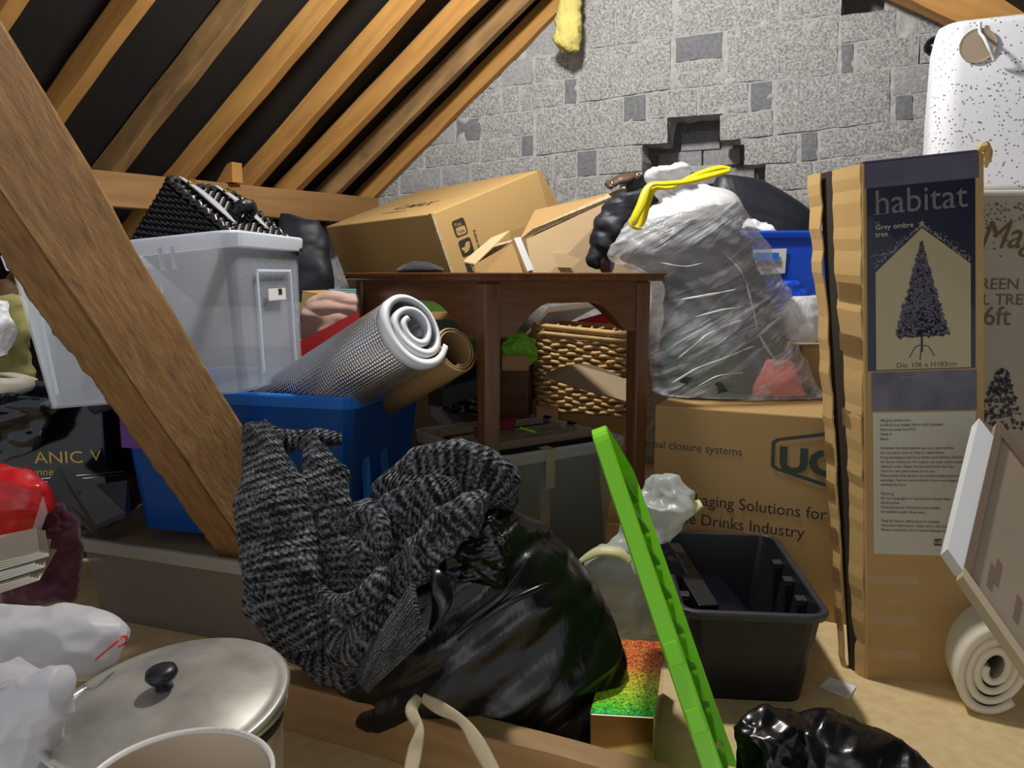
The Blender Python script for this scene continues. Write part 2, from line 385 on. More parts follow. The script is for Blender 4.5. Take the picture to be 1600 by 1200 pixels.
# ---------------------------------------------------------------- common builders
def lettering(body, size, T, m, parent, sx=1.0, name='lettering', thick=.0001, bold=0, shear=0, align='LEFT'):
    """flat print: T maps (x right, y up, z out of the surface) to world"""
    cu = bpy.data.curves.new(name, 'FONT'); cu.body = body; cu.size = size; cu.extrude = thick; cu.offset = bold; cu.shear = shear; cu.resolution_u = 3; cu.align_x = align
    t = bpy.data.objects.new('tmp', cu); C.objects.link(t)
    me = bpy.data.meshes.new_from_object(t.evaluated_get(bpy.context.evaluated_depsgraph_get()))
    bpy.data.objects.remove(t, do_unlink=True)
    off = ROOT[parent.name]
    for v in me.vertices: v.co = T @ V((v.co.x*sx, v.co.y, v.co.z)) - off
    me.materials.clear(); me.materials.append(MAT[m]); me.name = name
    o = bpy.data.objects.new(name, me); C.objects.link(o); o.parent = parent; ROOT[o.name] = off
    return o
def rrect(w, d, r, n=4, cx=0, cy=0):
    pts = []
    for qx, qy, a0 in ((1, 1, 0), (-1, 1, 90), (-1, -1, 180), (1, -1, 270)):
        for k in range(n+1):
            a = math.radians(a0+90*k/n)
            pts.append((cx+qx*(w/2-r)+r*math.cos(a), cy+qy*(d/2-r)+r*math.sin(a)))
    return pts
def tub_rings(w, d, h, taper, wall, r=.03):
    def ring(z, off):
        k = taper*(1-z/h)
        return [V((x, y, z)) for x, y in rrect(w-2*k+2*off, d-2*k+2*off, max(r+off, .005))]
    return ring
def tub(name, label, cat, T, w, d, h, m, mr, taper=.025, wall=.004, lip=.018, lipd=.03, r=.03, group=None):
    """open storage tub; local origin = centre of its base"""
    t = thing(name, label, cat, T.translation, group)
    ring = tub_rings(w, d, h, taper, wall, r)
    M(T).loft([ring(0, 0), ring(h-lipd, 0), ring(h, 0), ring(h, -wall), ring(h*.5, -wall), ring(wall, -wall)], cap=True).build('body', m, t, smooth=False)
    M(T).loft([ring(h-lipd, .001), ring(h-lipd, lip-.003), ring(h-.004, lip), ring(h+.001, lip-.003), ring(h+.002, 0), ring(h-.004, -.002)], cap=False).build('rim', mr, t, bevel=.002)
    return t
def bag_mesh(rows, Y, ratio=.7, n=40, m=36, power=2.3, T=None, lean=0.0, ext=0):
    """rows: (pxL,pyL,pxR,pyR[,dY]) silhouettes at depth Y from bottom to top -> closed lofted volume"""
    L = [at(r[0], r[1], Y+(r[4] if len(r) > 4 else 0)) for r in rows]; R = [at(r[2], r[3], Y+(r[4] if len(r) > 4 else 0)) for r in rows]
    rings = []
    for i in range(m+1):
        t = i/m; l = cat(L, t); r = cat(R, t); c = (l+r)/2; h = (r-l)/2; ry = h.length*ratio; ring = []
        for k in range(n):
            a = 2*math.pi*k/n; ca, sa = math.cos(a), math.sin(a)
            e = 2/power
            ring.append(c+h*(math.copysign(abs(ca)**e, ca))+V((0, 1, 0))*(ry*math.copysign(abs(sa)**e, sa)))
        rings.append(ring)
    return M().loft(rings)
def carton(name, label, T, w, d, h, m='card', group=None, cat='box', tapes=(), mt='clear_tape', top=True):
    """closed carton, origin = centre of base, front = -y"""
    t = thing(name, label, cat, T.translation, group)
    M(T).box(-w/2, w/2, -d/2, d/2, 0, h).build('body', m, t, bevel=.003)
    if top:
        M(T).box(-w/2, w/2, -d/2, -.002, h, h+.003).build('flap', m, t)
        M(T).box(-w/2, w/2, .002, d/2, h, h+.003).build('flap', m, t)
    return t
# ================================================================ THE SETTING
YAW = math.radians(22)
WD = V((math.cos(YAW), -math.sin(YAW), 0)); WN = V((math.sin(YAW), math.cos(YAW), 0))
W0 = at(975, 140, 3.36)
def wall(px, py, off=0.0): return onplane(px, py, W0+WN*off, WN)
# floor: sheets of chipboard
fl = M()
fl.box(-2.6, 3.0, .62, 4.6, -.022, 0).build('floor', 'chipboard')
tag(bpy.data.objects['floor'], kind='structure', label='bare chipboard loft floor', cat='floor')
del bpy.data.objects['floor']['category']
# ---- gable wall of concrete blocks
def pl(*pts):
    def f(x):
        if x <= pts[0][0]: a, b = pts[0], pts[1]
        elif x >= pts[-1][0]: a, b = pts[-2], pts[-1]
        else:
            for a, b in zip(pts, pts[1:]):
                if a[0] <= x <= b[0]: break
        return a[1]+(b[1]-a[1])*(x-a[0])/(b[0]-a[0])
    return f
L0 = pl((640, 113), (904, 80), (1054, 58), (1312, 22), (1500, 0))
LT = lambda x: L0(x)-82
L1 = pl((640, 196), (860, 168), (1048, 140), (1328, 114), (1460, 98))
L2 = pl((640, 266), (860, 241), (974, 228), (1163, 220), (1210, 212), (1360, 194), (1460, 183))
L3 = pl((640, 303), (860, 281), (1004, 268), (1163, 259), (1231, 256), (1300, 247), (1460, 232))
L4 = pl((640, 338), (860, 322), (1229, 298), (1264, 296), (1460, 275))
L5 = lambda x: L4(x)+40
L6 = lambda x: L4(x)+80
mid = lambda a, b, k=.5: (lambda x: a(x)*(1-k)+b(x)*k)
Lm = mid(L0, L1); Ln = mid(L1, L2, .52); Lt = mid(LT, L0)
blocks = []
def B(x0, x1, t, b, sh='g', prot=0.0): blocks.append((x0, x1, t, b, sh, prot))
# hand-read blocks
B(907, 1050, LT, L0); B(1057, 1215, LT, L0); B(1222, 1310, LT, L0); B(822, 900, LT, L0, 'm')
B(905, 1047, L0, L1, 'g', .004); B(836, 897, L0, Lm); B(814, 878, Lm, L1); B(882, 900, Lm, L1, 'd')
B(1056, 1128, L0, Lm, 'd'); B(1053, 1130, Lm, L1); B(1137, 1309, L0, L1); B(1315, 1333, Lm, L1, 'd'); B(1340, 1432, Lm, L1); B(1313, 1400, L0, Lm)
B(838, 971, L1, L2, 'g', .003); B(975, 1008, L1, Ln, 'd'); B(1012, 1088, L1, Ln); B(1092, 1168, L1, Ln); B(1173, 1206, L1, Ln, 'd')
B(974, 1043, Ln, L2, 'g', .006); B(1125, 1207, Ln, L2, 'g', .004); B(1214, 1390, L1, L2, 'g', .003); B(1397, 1470, L1, Ln, 'm'); B(1400, 1425, Ln, L2, 'd'); B(1430, 1475, Ln, L2)
B(752, 812, Ln, L2); B(815, 832, Ln, L2, 'd'); B(755, 832, L1, Ln)
B(866, 899, L2, L3); B(902, 931, L2, L3, 'd'); B(936, 1003, L2, L3, 'g', .006); B(1163, 1243, L2, L3, 'g', .004); B(1252, 1276, L2, L3, 'd'); B(1282, 1450, L2, L3)
B(901, 968, L3, L4); B(862, 898, L3, L4); B(1197, 1268, L3, L4, 'g', .003); B(1272, 1360, L3, L4); B(1364, 1460, L3, L4)
B(1229, 1300, L4, L5); B(1304, 1400, L4, L5, 'm'); B(862, 930, L4, L5)
rnd = random.Random(3)
def fill(x0, x1, t, b, wmin=42, wmax=82, first='m'):
    x = x0
    while x < x1-12:
        w_ = min(rnd.uniform(wmin, wmax), x1-x)
        if x1-x-w_ < 18: w_ = x1-x
        B(x+2, x+w_-3, t, b, rnd.choice('mmmgd' if first == 'm' else 'gggm'), rnd.uniform(-.002, .003)); x += w_
fill(650, 834, L0, Lm); fill(640, 812, Lm, L1); fill(600, 752, L1, Ln); fill(590, 750, Ln, L2); fill(545, 864, L2, L3); fill(540, 860, L3, L4); fill(560, 860, L4, L5)
fill(1436, 1760, Lm, L1, 70, 160, 'g'); fill(1478, 1760, L1, L2, 120, 170, 'g'); fill(1455, 1760, L2, L3, 80, 160, 'g'); fill(1462, 1760, L3, L4, 80, 160, 'g'); fill(1404, 1760, L4, L5, 80, 160, 'g')
fill(1436, 1760, L0, Lm, 70, 160, 'g')
# backing of mortar with the openings left by missing blocks (wall coordinates u, z)
def uz(px, py): p = wall(px, py); return ((p-W0).dot(WD), p.z)
def quad_uz(x0, x1, t, b): return [uz(x0, t(x0)), uz(x1, t(x1)), uz(x1, b(x1)), uz(x0, b(x0))]
holes = [quad_uz(1045, 1124, Ln, L2), quad_uz(1006, 1162, L2, L3), quad_uz(970, 1196, L3, L4), quad_uz(1313, 1378, LT, lambda x: L0(x)), quad_uz(1434, 1475, Lm, L1)]
def inside(p, q):
    s = None
    for i in range(4):
        a, b = q[i], q[(i+1) % 4]; c = (b[0]-a[0])*(p[1]-a[1])-(b[1]-a[1])*(p[0]-a[0])
        if s is None: s = c > 0
        elif (c > 0) != s: return False
    return True
us = list(np.arange(-2.2, 2.0, .024)); zs = list(np.arange(0, 2.75, .024))
mw = M(); idx = {}
fs = []; vsn = []
def vid(i, j):
    if (i, j) not in idx:
        idx[(i, j)] = len(vsn); p = W0+WD*us[i]+WN*.006; vsn.append(V((p.x, p.y, zs[j])))
    return idx[(i, j)]
for i in range(len(us)-1):
    for j in range(len(zs)-1):
        c = (us[i]+.012, zs[j]+.012)
        if any(inside(c, h) for h in holes): continue
        fs.append((vid(i, j), vid(i+1, j), vid(i+1, j+1), vid(i, j+1)))
mw.add(vsn, fs)
wb = mw.build('wall_back', 'mortar', disp=lambda p, n: WN*(.009*NZ.fractal(p*26, 1, 2, 3)))
so = wb.modifiers.new('solid', 'SOLIDIFY'); so.thickness = .10; so.offset = 1 if False else -1
tag(wb, kind='structure', label='grey concrete block gable wall with missing blocks')
NM = {'g': 'concrete', 'm': 'concrete_mid', 'd': 'concrete_dark'}
for (x0, x1, t, b, sh, pr) in blocks:
    g = 1.6
    q = [wall(x0, t(x0)+g), wall(x1, t(x1)+g), wall(x1, b(x1)-g), wall(x0, b(x0)-g)]
    if sh == 'd': pr += .002
    f = [p-WN*pr for p in q]; k = [p+WN*.13 for p in q]
    bm = M()
    # front face cut into a small grid so that the edges are ragged
    nx = max(2, min(8, int((x1-x0)/18))); nz = 3
    vv = []; ff = []
    for j in range(nz+1):
        for i in range(nx+1):
            a = lerp(f[0], f[1], i/nx); c = lerp(f[3], f[2], i/nx); p = lerp(a, c, j/nz)
            edge = i in (0, nx) or j in (0, nz)
            e = NZ.noise(p*31)
            if edge: p = p + WD*(.004*NZ.noise(p*40+V((5, 1, 2)))) + V((0, 0, .004*NZ.noise(p*45))) + WN*.004
            else: p = p - WN*(.0025*e)
            vv.append(p)
    for j in range(nz):
        for i in range(nx):
            a = j*(nx+1)+i; ff.append((a, a+nx+1, a+nx+2, a+1))
    bi = len(vv)
    per = [i for i in range(nx+1)]+[j*(nx+1)+nx for j in range(1, nz+1)]+[nz*(nx+1)+i for i in range(nx-1, -1, -1)]+[j*(nx+1) for j in range(nz-1, 0, -1)]
    for i in per: vv.append(vv[i]+WN*.12)
    n_ = len(per)
    for i in range(n_): ff.append((per[i], per[(i+1) % n_], bi+(i+1) % n_, bi+i))
    bm.add(vv, ff).build('concrete_block', NM[sh], wb)
# second leaf seen through the opening
q2 = W0+WN*.24
leaf = M(); 
leaf.hexa([q2+WD*a+WN*b+V((0, 0, z)) for z in (-1.3, .75) for a, b in ((-.6, 0), (1.3, 0), (1.3, .1), (-.6, .1))])
lf = leaf.build('wall_outer', 'concrete_mid'); tag(lf, kind='structure')
def W2(px, py): return onplane(px, py, q2, WN)
for (x0, x1, y0, y1) in ((1066, 1126, 208, 238), (1030, 1098, 241, 266), (1101, 1158, 237, 262), (1060, 1125, 268, 292), (1128, 1180, 265, 290), (990, 1056, 270, 294)):
    a = [W2(x0, y0), W2(x1, y0-4), W2(x1, y1-4), W2(x0, y1)]
    M().hexa([p-WN*.03 for p in (a[3], a[2])]+[p+WN*.02 for p in (a[2], a[3])]+[p-WN*.03 for p in (a[0], a[1])]+[p+WN*.02 for p in (a[1], a[0])]).build('concrete_block', 'concrete_mid', lf, bevel=.004)
# ---- roof: left slope
A = wall(594, 306); Bp = wall(875, 22); Cc = onz(135, 258, A.z)
RN = (Bp-A).cross(Cc-A).normalized()
if RN.z > 0: RN = -RN
def roof(px, py): return onplane(px, py, A, RN)
rdir = (Bp-A).normalized()
def prism(m_, p, q, a, b): return m_.hexa([p, p+a, p+a+b, p+b, q, q+a, q+a+b, q+b])
up = -RN
# felt under the tiles, both slopes
ridge_pt = A+rdir*1.95
pdir = (A-Cc).normalized()
fe = M(); T0 = ridge_pt+up*.10
fe.hexa([T0+pdir*.4, T0-pdir*4.2, T0-pdir*4.2-rdir*3.8, T0+pdir*.4-rdir*3.8]+[p+up*.01 for p in (T0+pdir*.4, T0-pdir*4.2, T0-pdir*4.2-rdir*3.8, T0+pdir*.4-rdir*3.8)])
ce = fe.build('ceiling', 'felt'); tag(ce, kind='structure', label='sloping roof with black felt between rafters')
def beam_mesh(p, q, a, b, n=26, rough=.0, seed=0, T=None):
    """timber from p to q, section edges a and b, slightly uneven; grain along its length"""
    m_ = M(); l = (q-p).length; rings = []
    for i in range(n+1):
        c = lerp(p, q, i/n); ring = []
        for s_, t_ in ((0, 0), (.5, 0), (1, 0), (1, .5), (1, 1), (.5, 1), (0, 1), (0, .5)):
            x = c+a*s_+b*t_
            x = x+(a.normalized()*NZ.noise(x*9+V((seed, 0, 0)))+b.normalized()*NZ.noise(x*9+V((0, seed, 3))))*rough
            ring.append(x)
        rings.append(ring)
    m_.loft(rings)
    return m_
R = [((95, 0), (-60, 150)), ((244, 0), (97, 199)), ((411, 0), (202, 261)), ((547, 0), (309, 276)), ((667, 0), (409, 289)), ((764, 0), (500, 270)), ((837, 0), (536, 300)), ((875, 22), (594, 306))]
tk = -WN*.05
for i, (p, q) in enumerate(R):
    a = roof(*p); b = roof(*q); d = (a-b).normalized()
    if i == 0:
        d = rdir; b = roof(46, 0)-rdir*.05; a = b
    beam_mesh(a+d*1.4, b-d*(.9 if i < 7 else .25), tk*(1 if i < 6 else .8), up*.092, rough=.004, seed=i*3.1).build('rafter', 'rafter_stained' if i in (2, 6) else 'rafter', ce, bevel=.004)
# purlin under the rafters with a packing piece
pa = A-pdir*.01; pb = Cc-pdir*1.6
pside = WD*-.075+WN*0
beam_mesh(pa+V((0, 0, -.012)), pb+V((0, 0, -.012)), pside, V((0, 0, -.118)), rough=.003, seed=2).build('purlin', 'purlin', ce, bevel=.004)
k = roof(365, 282)
M(Tr(k+V((-.02, 0, -.01)))@Rz(-30)).hexa([(-.05, -.02, 0), (.045, -.02, 0), (.045, .03, 0), (-.05, .03, 0), (.02, -.02, .07), (.045, -.02, .075), (.045, .03, .075), (.02, .03, .07)]).build('packing_wedge', 'rafter', ce)
# right slope: felt and two rafters, only the lowest corner of one shows
RR = wall(1390, 0); rd2 = (WD*math.cos(math.radians(38))-V((0, 0, 1))*math.sin(math.radians(38))).normalized()
rn2 = rd2.cross(WN).normalized()
rn2 = rn2 if rn2.z > 0 else -rn2
f2 = M(); c0 = RR-rd2*.95+rn2*.12+WN*.2
f2.hexa([c0, c0+rd2*3, c0+rd2*3-WN*4.0, c0-WN*4.0]+[p+rn2*.01 for p in (c0, c0+rd2*3, c0+rd2*3-WN*4.0, c0-WN*4.0)]).build('roof_felt', 'felt', ce)
p_ = wall(1388, 0, -.11); q_ = wall(1468, 37, -.11); d_ = (q_-p_).normalized()
beam_mesh(p_-d_*.7, q_+d_*.9, -WN*.10, (V((0, 0, 1))-d_*d_.z).normalized()*.15, rough=.004, seed=40).build('rafter', 'rafter', ce, bevel=.004)
# ---- insulation quilt poking out beside the last rafter
ins = bag_mesh([(880, 78, 902, 82), (866, 66, 906, 74), (868, 40, 908, 40), (872, 8, 908, 5), (874, -30, 908, -30), (880, -60, 905, -60)], 3.30, .8, 28, 30)
tag(ins.build('insulation_quilt', 'insulation', smooth=True, disp=lambda p, n: .012*NZ.fractal(p*30, 1, 2, 4)), 'yellow mineral wool quilt hanging down beside the last rafter', 'insulation')
# ---- raking strut in the foreground
e1 = at(312, 755, 1.50); e0 = at(55, 380, 1.19); ax = (e1-e0).normalized()
vd = ((e0+e1)/2-O).normalized()
s0 = ax.cross(vd).normalized()
if s0.x < 0: s0 = -s0
fwd = s0.cross(ax).normalized()
if fwd.dot(vd) < 0: fwd = -fwd
al = math.radians(33)
wv_ = (s0*math.cos(al)+fwd*math.sin(al)).normalized()*.150      # across the broad lit face
tv_ = (-s0*math.sin(al)+fwd*math.cos(al)).normalized()*.095     # across the left face
bot = e0+ax*((0.0-e0.z)/ax.z)
p0, q0 = e0-ax*.75, bot
sm = M(); n1 = 230; na, nb = 26, 12; rings = []
for i in range(n1+1):
    c = lerp(p0, q0, i/n1); ring = []
    for k in range(na): ring.append(c+wv_*(k/na))
    for k in range(nb): ring.append(c+wv_+tv_*(k/nb))
    for k in range(na): ring.append(c+wv_*(1-k/na)+tv_)
    for k in range(nb): ring.append(c+tv_*(1-k/nb))
    rings.append(ring)
sm.loft(rings)
def strut_disp(p, n):
    l = (p-p0).dot(ax); a = (p-p0).dot(wv_.normalized()); b = (p-p0).dot(tv_.normalized())
    # sawn, torn fibres on the broad face
    g = NZ.fractal(V((l*38+a*14, a*150, 1)), 1, 2, 4)*.0045 if n.dot(tv_) < 0 else NZ.fractal(V((l*20, b*30, 7)), 1, 2, 3)*.0008
    g += .006*NZ.noise(V((l*5, a*6, 3)))
    e = NZ.noise(V((l*16, 5, 2)))
    if a < .004 and b < .004: g += -.004*abs(e)
    return g
st = sm.build('roof_strut', 'strut', smooth=True, disp=strut_disp)
tag(st, 'rough sawn brown timber strut slanting across the left foreground', 'beam')
# ---- timber trimmer along the hatch edge at the bottom
j0 = onz(500, 1052, .09); j1 = onz(1058, 1196, .09); jd = (j1-j0).normalized(); jn = V((jd.y, -jd.x, 0)).normalized()
if jn.y > 0: jn = -jn
tr = beam_mesh(j0-jd*.18, j1, jn*.052, V((0, 0, -.09)), n=40, rough=.002, seed=9)
tag(tr.build('hatch_timber', 'joist', bevel=.003), 'long planed timber edging the hatch below the black refuse bag', 'timber')
# ================================================================ TABLE
tz = .803
tx = V((.852, .524, 0)); ty = V((-.524, .852, 0)); t0 = at(757, 436, 1.70); t0.z = 0
TT = frame(t0, tx, ty, V((0, 0, 1)))
TLX, TLY = .462, .76
tb = thing('occasional_table', 'dark mahogany table with arched aprons and moulded top', 'table', t0)
prof = [(-.016, tz-.020), (-.022, tz-.016), (-.022, tz-.008), (-.026, tz-.006), (-.026, tz-.002), (-.022, tz)]
rings = [[V((0+o, 0+o, z)), V((TLX-o, o, z)), V((TLX-o, TLY-o, z)), V((o, TLY-o, z))] for o, z in prof]
mt = M(TT, grain=1)
mt.loft(rings, cap=True).build('tabletop', 'mahogany', tb)
for x, y in ((0, 0), (TLX-.042, 0), (0, TLY-.042), (TLX-.042, TLY-.042)):
    l = M(TT, grain=2)
    l.hexa([(x+.004, y+.004, 0), (x+.038, y+.004, 0), (x+.038, y+.038, 0), (x+.004, y+.038, 0), (x, y, tz-.02), (x+.042, y, tz-.02), (x+.042, y+.042, tz-.02), (x, y+.042, tz-.02)]).build('leg', 'mahogany', tb, bevel=.005, seg=2)
def apron(T, L, name='apron'):
    n = 40; top = tz-.02; fr = []; m_ = M(T, grain=0)
    def bz(t):
        e = min(t, 1-t)
        if e < .07: return .118
        k = min((e-.07)/.27, 1); k = math.sin(k*math.pi/2)**1.3
        return .118-.070*k
    vs_ = []
    for i in range(n+1):
        x = L*i/n; z = top-bz(i/n)
        vs_ += [(x, 0, top), (x, 0, z), (x, .018, z), (x, .018, top)]
    fs_ = []
    for i in range(n):
        a, b = i*4, i*4+4
        fs_ += [(a, a+1, b+1, b), (a+1, a+2, b+2, b+1), (a+2, a+3, b+3, b+2), (a+3, a, b, b+3)]
    m_.add(vs_, fs_).build(name, 'mahogany', tb)
apron(TT@Tr(.042, .006, 0), TLX-.084)
apron(TT@Tr(.042, TLY-.024, 0), TLX-.084)
apron(TT@Tr(.024, .042, 0)@Rz(90), TLY-.084)
apron(TT@Tr(TLX-.006, .042, 0)@Rz(90), TLY-.084)

# ================================================================ CARTONS BEHIND THE TABLE
Bc = at(674, 334, 2.60)
ex = V((-.556, .765, -.003)).normalized(); ez = V((-.294, -.21, .932)).normalized(); ey = ez.cross(ex).normalized()
if ey.x < 0: ey = -ey
TC = frame(Bc, ex, ey, ez)      # corner; x runs away to the left, y along the printed side, -z down
cx_, cy_, cz_ = .84, .46, .38
c1 = thing('cardboard_box', 'large tilted brown carton with dark social media icons, under the roof slope', 'box', Bc-ez*cz_)
M(TC).box(0, cx_, 0, cy_, -cz_, 0).build('body', 'card', c1, bevel=.004)
# open end flap on the far right and torn edge strip
M(TC).hexa([(0.01, cy_, -.30), (.30, cy_, -.30), (.30, cy_+.004, -.30), (.01, cy_+.004, -.30), (.02, cy_+.0, 0), (.30, cy_, 0), (.30, cy_+.005, 0), (.02, cy_+.005, 0)]).build('flap', 'card', c1)
M(TC).hexa([(0, cy_, -.34), (0, cy_+.09, -.30), (.006, cy_+.09, -.30), (.006, cy_, -.34), (0, cy_-.004, .0), (0, cy_+.012, -.002), (.006, cy_+.012, -.002), (.006, cy_-.004, 0)]).build('flap', 'card_brown', c1)
M(TC).box(-.003, .012, -.003, .006, -cz_, .002).build('torn_edge', 'card_edge', c1)
M(TC).box(.0, cx_, cy_*.49, cy_*.51, 0, .001).build('tape', 'clear_tape', c1)
# icons on the printed side (outward normal = -ex of the box)
TI = frame(TC@V((-.0008, 0, 0)), ey, ez, -ex)
def rounded(T, x, y, w_, h_, r, m_, p, name, z=.0006):
    pts = rrect(w_, h_, r, 4, x, y); n = len(pts)
    mm = M(T); mm.add([(a, b, z) for a, b in pts]+[(a, b, 0) for a, b in pts], [tuple(range(n))]+[(i, (i+1) % n, n+(i+1) % n, n+i) for i in range(n)])
    return mm.build(name, m_, p)
for k, (x, y) in enumerate(((.085, -.075), (.085, -.142), (.085, -.209))):
    ic = rounded(TI, x, y, .05, .055, .009, 'ink', c1, 'printed_icon')
    if k == 0:
        lettering('You', .019, TI@Tr(x-.019, y+.006, .0008), 'card', ic, .9)
        rounded(TI@Tr(0, 0, .0006), x, y-.011, .038, .026, .007, 'card', ic, 'icon_panel')
        lettering('Tube', .017, TI@Tr(x-.017, y-.018, .0016), 'ink', ic, .85)
    if k == 1:
        bd = [(-.020, .004), (-.012, .002), (-.004, .004), (.000, .012), (.008, .016), (.014, .013), (.021, .013), (.017, .008), (.014, -.004), (.006, -.013), (-.006, -.017), (-.018, -.014), (-.010, -.010), (-.018, -.006)]
        M(TI).add([(x+a, y+b, .0010) for a, b in bd], [tuple(range(len(bd)))]).build('bird_mark', 'card', ic)
    if k == 2: lettering('f', .05, TI@Tr(x-.008, y-.018, .0008), 'card', ic)
lettering('Follow us', .016, TI@Tr(.128, -.10, .0008)@Rz(-90), 'ink', c1)
# scuffed print on the top
TL_ = frame(TC@V((.42, .02, .0008)), -ex, ey, ez)
lettering('C.MAX', .075, TL_@Tr(-.10, .12, 0), 'ink_brown', c1, 1.2, bold=.001)
lettering('home appliances', .026, TL_@Tr(-.11, .075, 0), 'ink_brown', c1, 1.1)
# open pale carton in front of it
o2 = at(860, 408, 2.50)
c2 = thing('cardboard_box', 'open pale brown carton with lifted flaps behind the table top', 'box', V((o2.x, o2.y, .5)))
def quadplate(m_, pts, th, d):
    d = V(d).normalized()*th
    return m_.hexa([pts[0], pts[1], pts[2], pts[3], pts[0]+d, pts[1]+d, pts[2]+d, pts[3]+d])
quadplate(M(), [at(822, 374, 2.46), at(978, 302, 2.66), at(992, 450, 2.66), at(836, 450, 2.44)], .004, (0, 1, 0)).build('side_panel', 'card_pale', c2)
quadplate(M(), [at(836, 330, 2.62), at(976, 297, 2.78), at(978, 302, 2.66), at(812, 376, 2.47)], .004, (0, 0, 1)).build('flap', 'card_brown', c2)
quadplate(M(), [at(798, 362, 2.58), at(978, 297, 2.85), at(980, 460, 2.85), at(800, 460, 2.58)], .004, (0, 1, 0)).build('side_panel', 'card_brown', c2)
quadplate(M(), [at(740, 414, 2.40), at(800, 380, 2.46), at(826, 440, 2.46), at(745, 440, 2.40)], .004, (0, 1, 0)).build('flap', 'card', c2)
quadplate(M(), [at(724, 410, 2.44), at(768, 373, 2.50), at(796, 362, 2.50), at(742, 414, 2.40)], .004, (0, .2, 1)).build('flap', 'card_pale', c2)
quadplate(M(), [at(733, 412, 2.47), at(772, 382, 2.53), at(803, 374, 2.53), at(748, 418, 2.42)], .004, (0, .2, -1)).build('flap', 'card_edge', c2)
quadplate(M(), [at(803, 372, 2.452), at(813, 370, 2.452), at(834, 421, 2.44), at(824, 424, 2.44)], .002, (0, -1, 0)).build('tape', 'white', c2)
quadplate(M(), [at(832, 360, 2.47), at(976, 293, 2.68), at(979, 300, 2.66), at(815, 374, 2.455)], .004, (0, -.3, 1)).build('torn_edge', 'card_edge', c2)
pt = [(845, 418), (842, 408), (850, 398), (868, 395), (885, 397), (908, 405), (895, 418)]
pn = M(); pn.add([at(a, b, 2.50-.0) for a, b in pt]+[at(a, b, 2.49) for a, b in pt], [tuple(range(7)), tuple(range(13, 6, -1))]+[(i, 7+i, 7+(i+1) % 7, (i+1) % 7) for i in range(7)]).build('torn_patch', 'card_pale', c2)
quadplate(M(), [at(836, 450, 2.44), at(992, 450, 2.66), at(980, 460, 2.85), at(800, 460, 2.58)], .004, (0, 0, 1)).build('base_panel', 'card_brown', c2)
# low support cartons, mostly in shadow below
def simple(name, label, x0, x1, y0, y1, z0, z1, m_='card_brown', yaw=0, cat='box'):
    T = Tr((x0+x1)/2, (y0+y1)/2, z0)@Rz(yaw); w_, d_, h_ = x1-x0, y1-y0, z1-z0
    return carton(name, label, T, w_, d_, h_, m_, cat=cat)
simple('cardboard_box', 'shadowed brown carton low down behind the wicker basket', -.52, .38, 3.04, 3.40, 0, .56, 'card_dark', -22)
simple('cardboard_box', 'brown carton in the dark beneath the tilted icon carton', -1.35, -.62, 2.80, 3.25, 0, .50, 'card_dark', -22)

# ================================================================ RIGHT: carton with white bag, tree box
UY = 25
u0 = onz(1008, 632, .48); ud = V((math.cos(math.radians(UY)), -math.sin(math.radians(UY)), 0)); un = V((ud.y, -ud.x, 0))
un = -un if un.y < 0 else un
TU = frame(V((u0.x, u0.y, 0))+ud*.025, ud, un, V((0, 0, 1)))
uw, udp, uh = .50, .25, .48
uc = thing('cardboard_box', 'brown packaging carton with printed logo under the white bag', 'box', TU.translation)
M(TU).box(0, uw, 0, udp, 0, uh).build('body', 'card_brown', uc, bevel=.004)
def on_u(px, py):   # point on the front face in face coordinates
    p = onplane(px, py, TU.translation, un); q = TU.inverted()@p; return q.x, q.z
TUF = frame(TU.translation-un*.0012, ud, V((0, 0, 1)), -un)
def ut(px, py): a, b = on_u(px, py); return TUF@Tr(a, b, 0)
lettering('global closure systems', .0275, ut(1000, 697), 'ink_green', uc, 1.0)
lettering('Packaging Solutions for', .040, ut(1052, 784), 'ink', uc, .95)
lettering('the Drinks Industry', .040, ut(1056, 815), 'ink', uc, .95)
lettering('UCP', .080, ut(1216, 735), 'ink_green', uc, 1.15, bold=.0035)
def outline(T, pts, th, m_, p, name):
    mm = M(T); n = len(pts); cx0 = sum(a for a, b in pts)/n; cy0 = sum(b for a, b in pts)/n
    inn = [(a+(cx0-a)*th, b+(cy0-b)*th*2) for a, b in pts]
    mm.add([(a, b, .0004) for a, b in pts]+[(a, b, .0004) for a, b in inn], [(i, (i+1) % n, n+(i+1) % n, n+i) for i in range(n)])
    return mm.build(name, m_, p)
a0 = on_u(1204, 732); a1 = on_u(1206, 684); 
lx, lz = a0; hx, hz = a1
outline(TUF, [(lx, lz+.006), (lx+.012, lz-.002), (lx+.12, lz-.03), (lx+.23, lz-.002), (lx+.242, lz+.006), (lx+.242, hz-.008), (lx+.23, hz), (lx+.12, hz+.024), (lx+.012, hz), (lx, hz-.008)], .07, 'ink_green', uc, 'printed_logo')

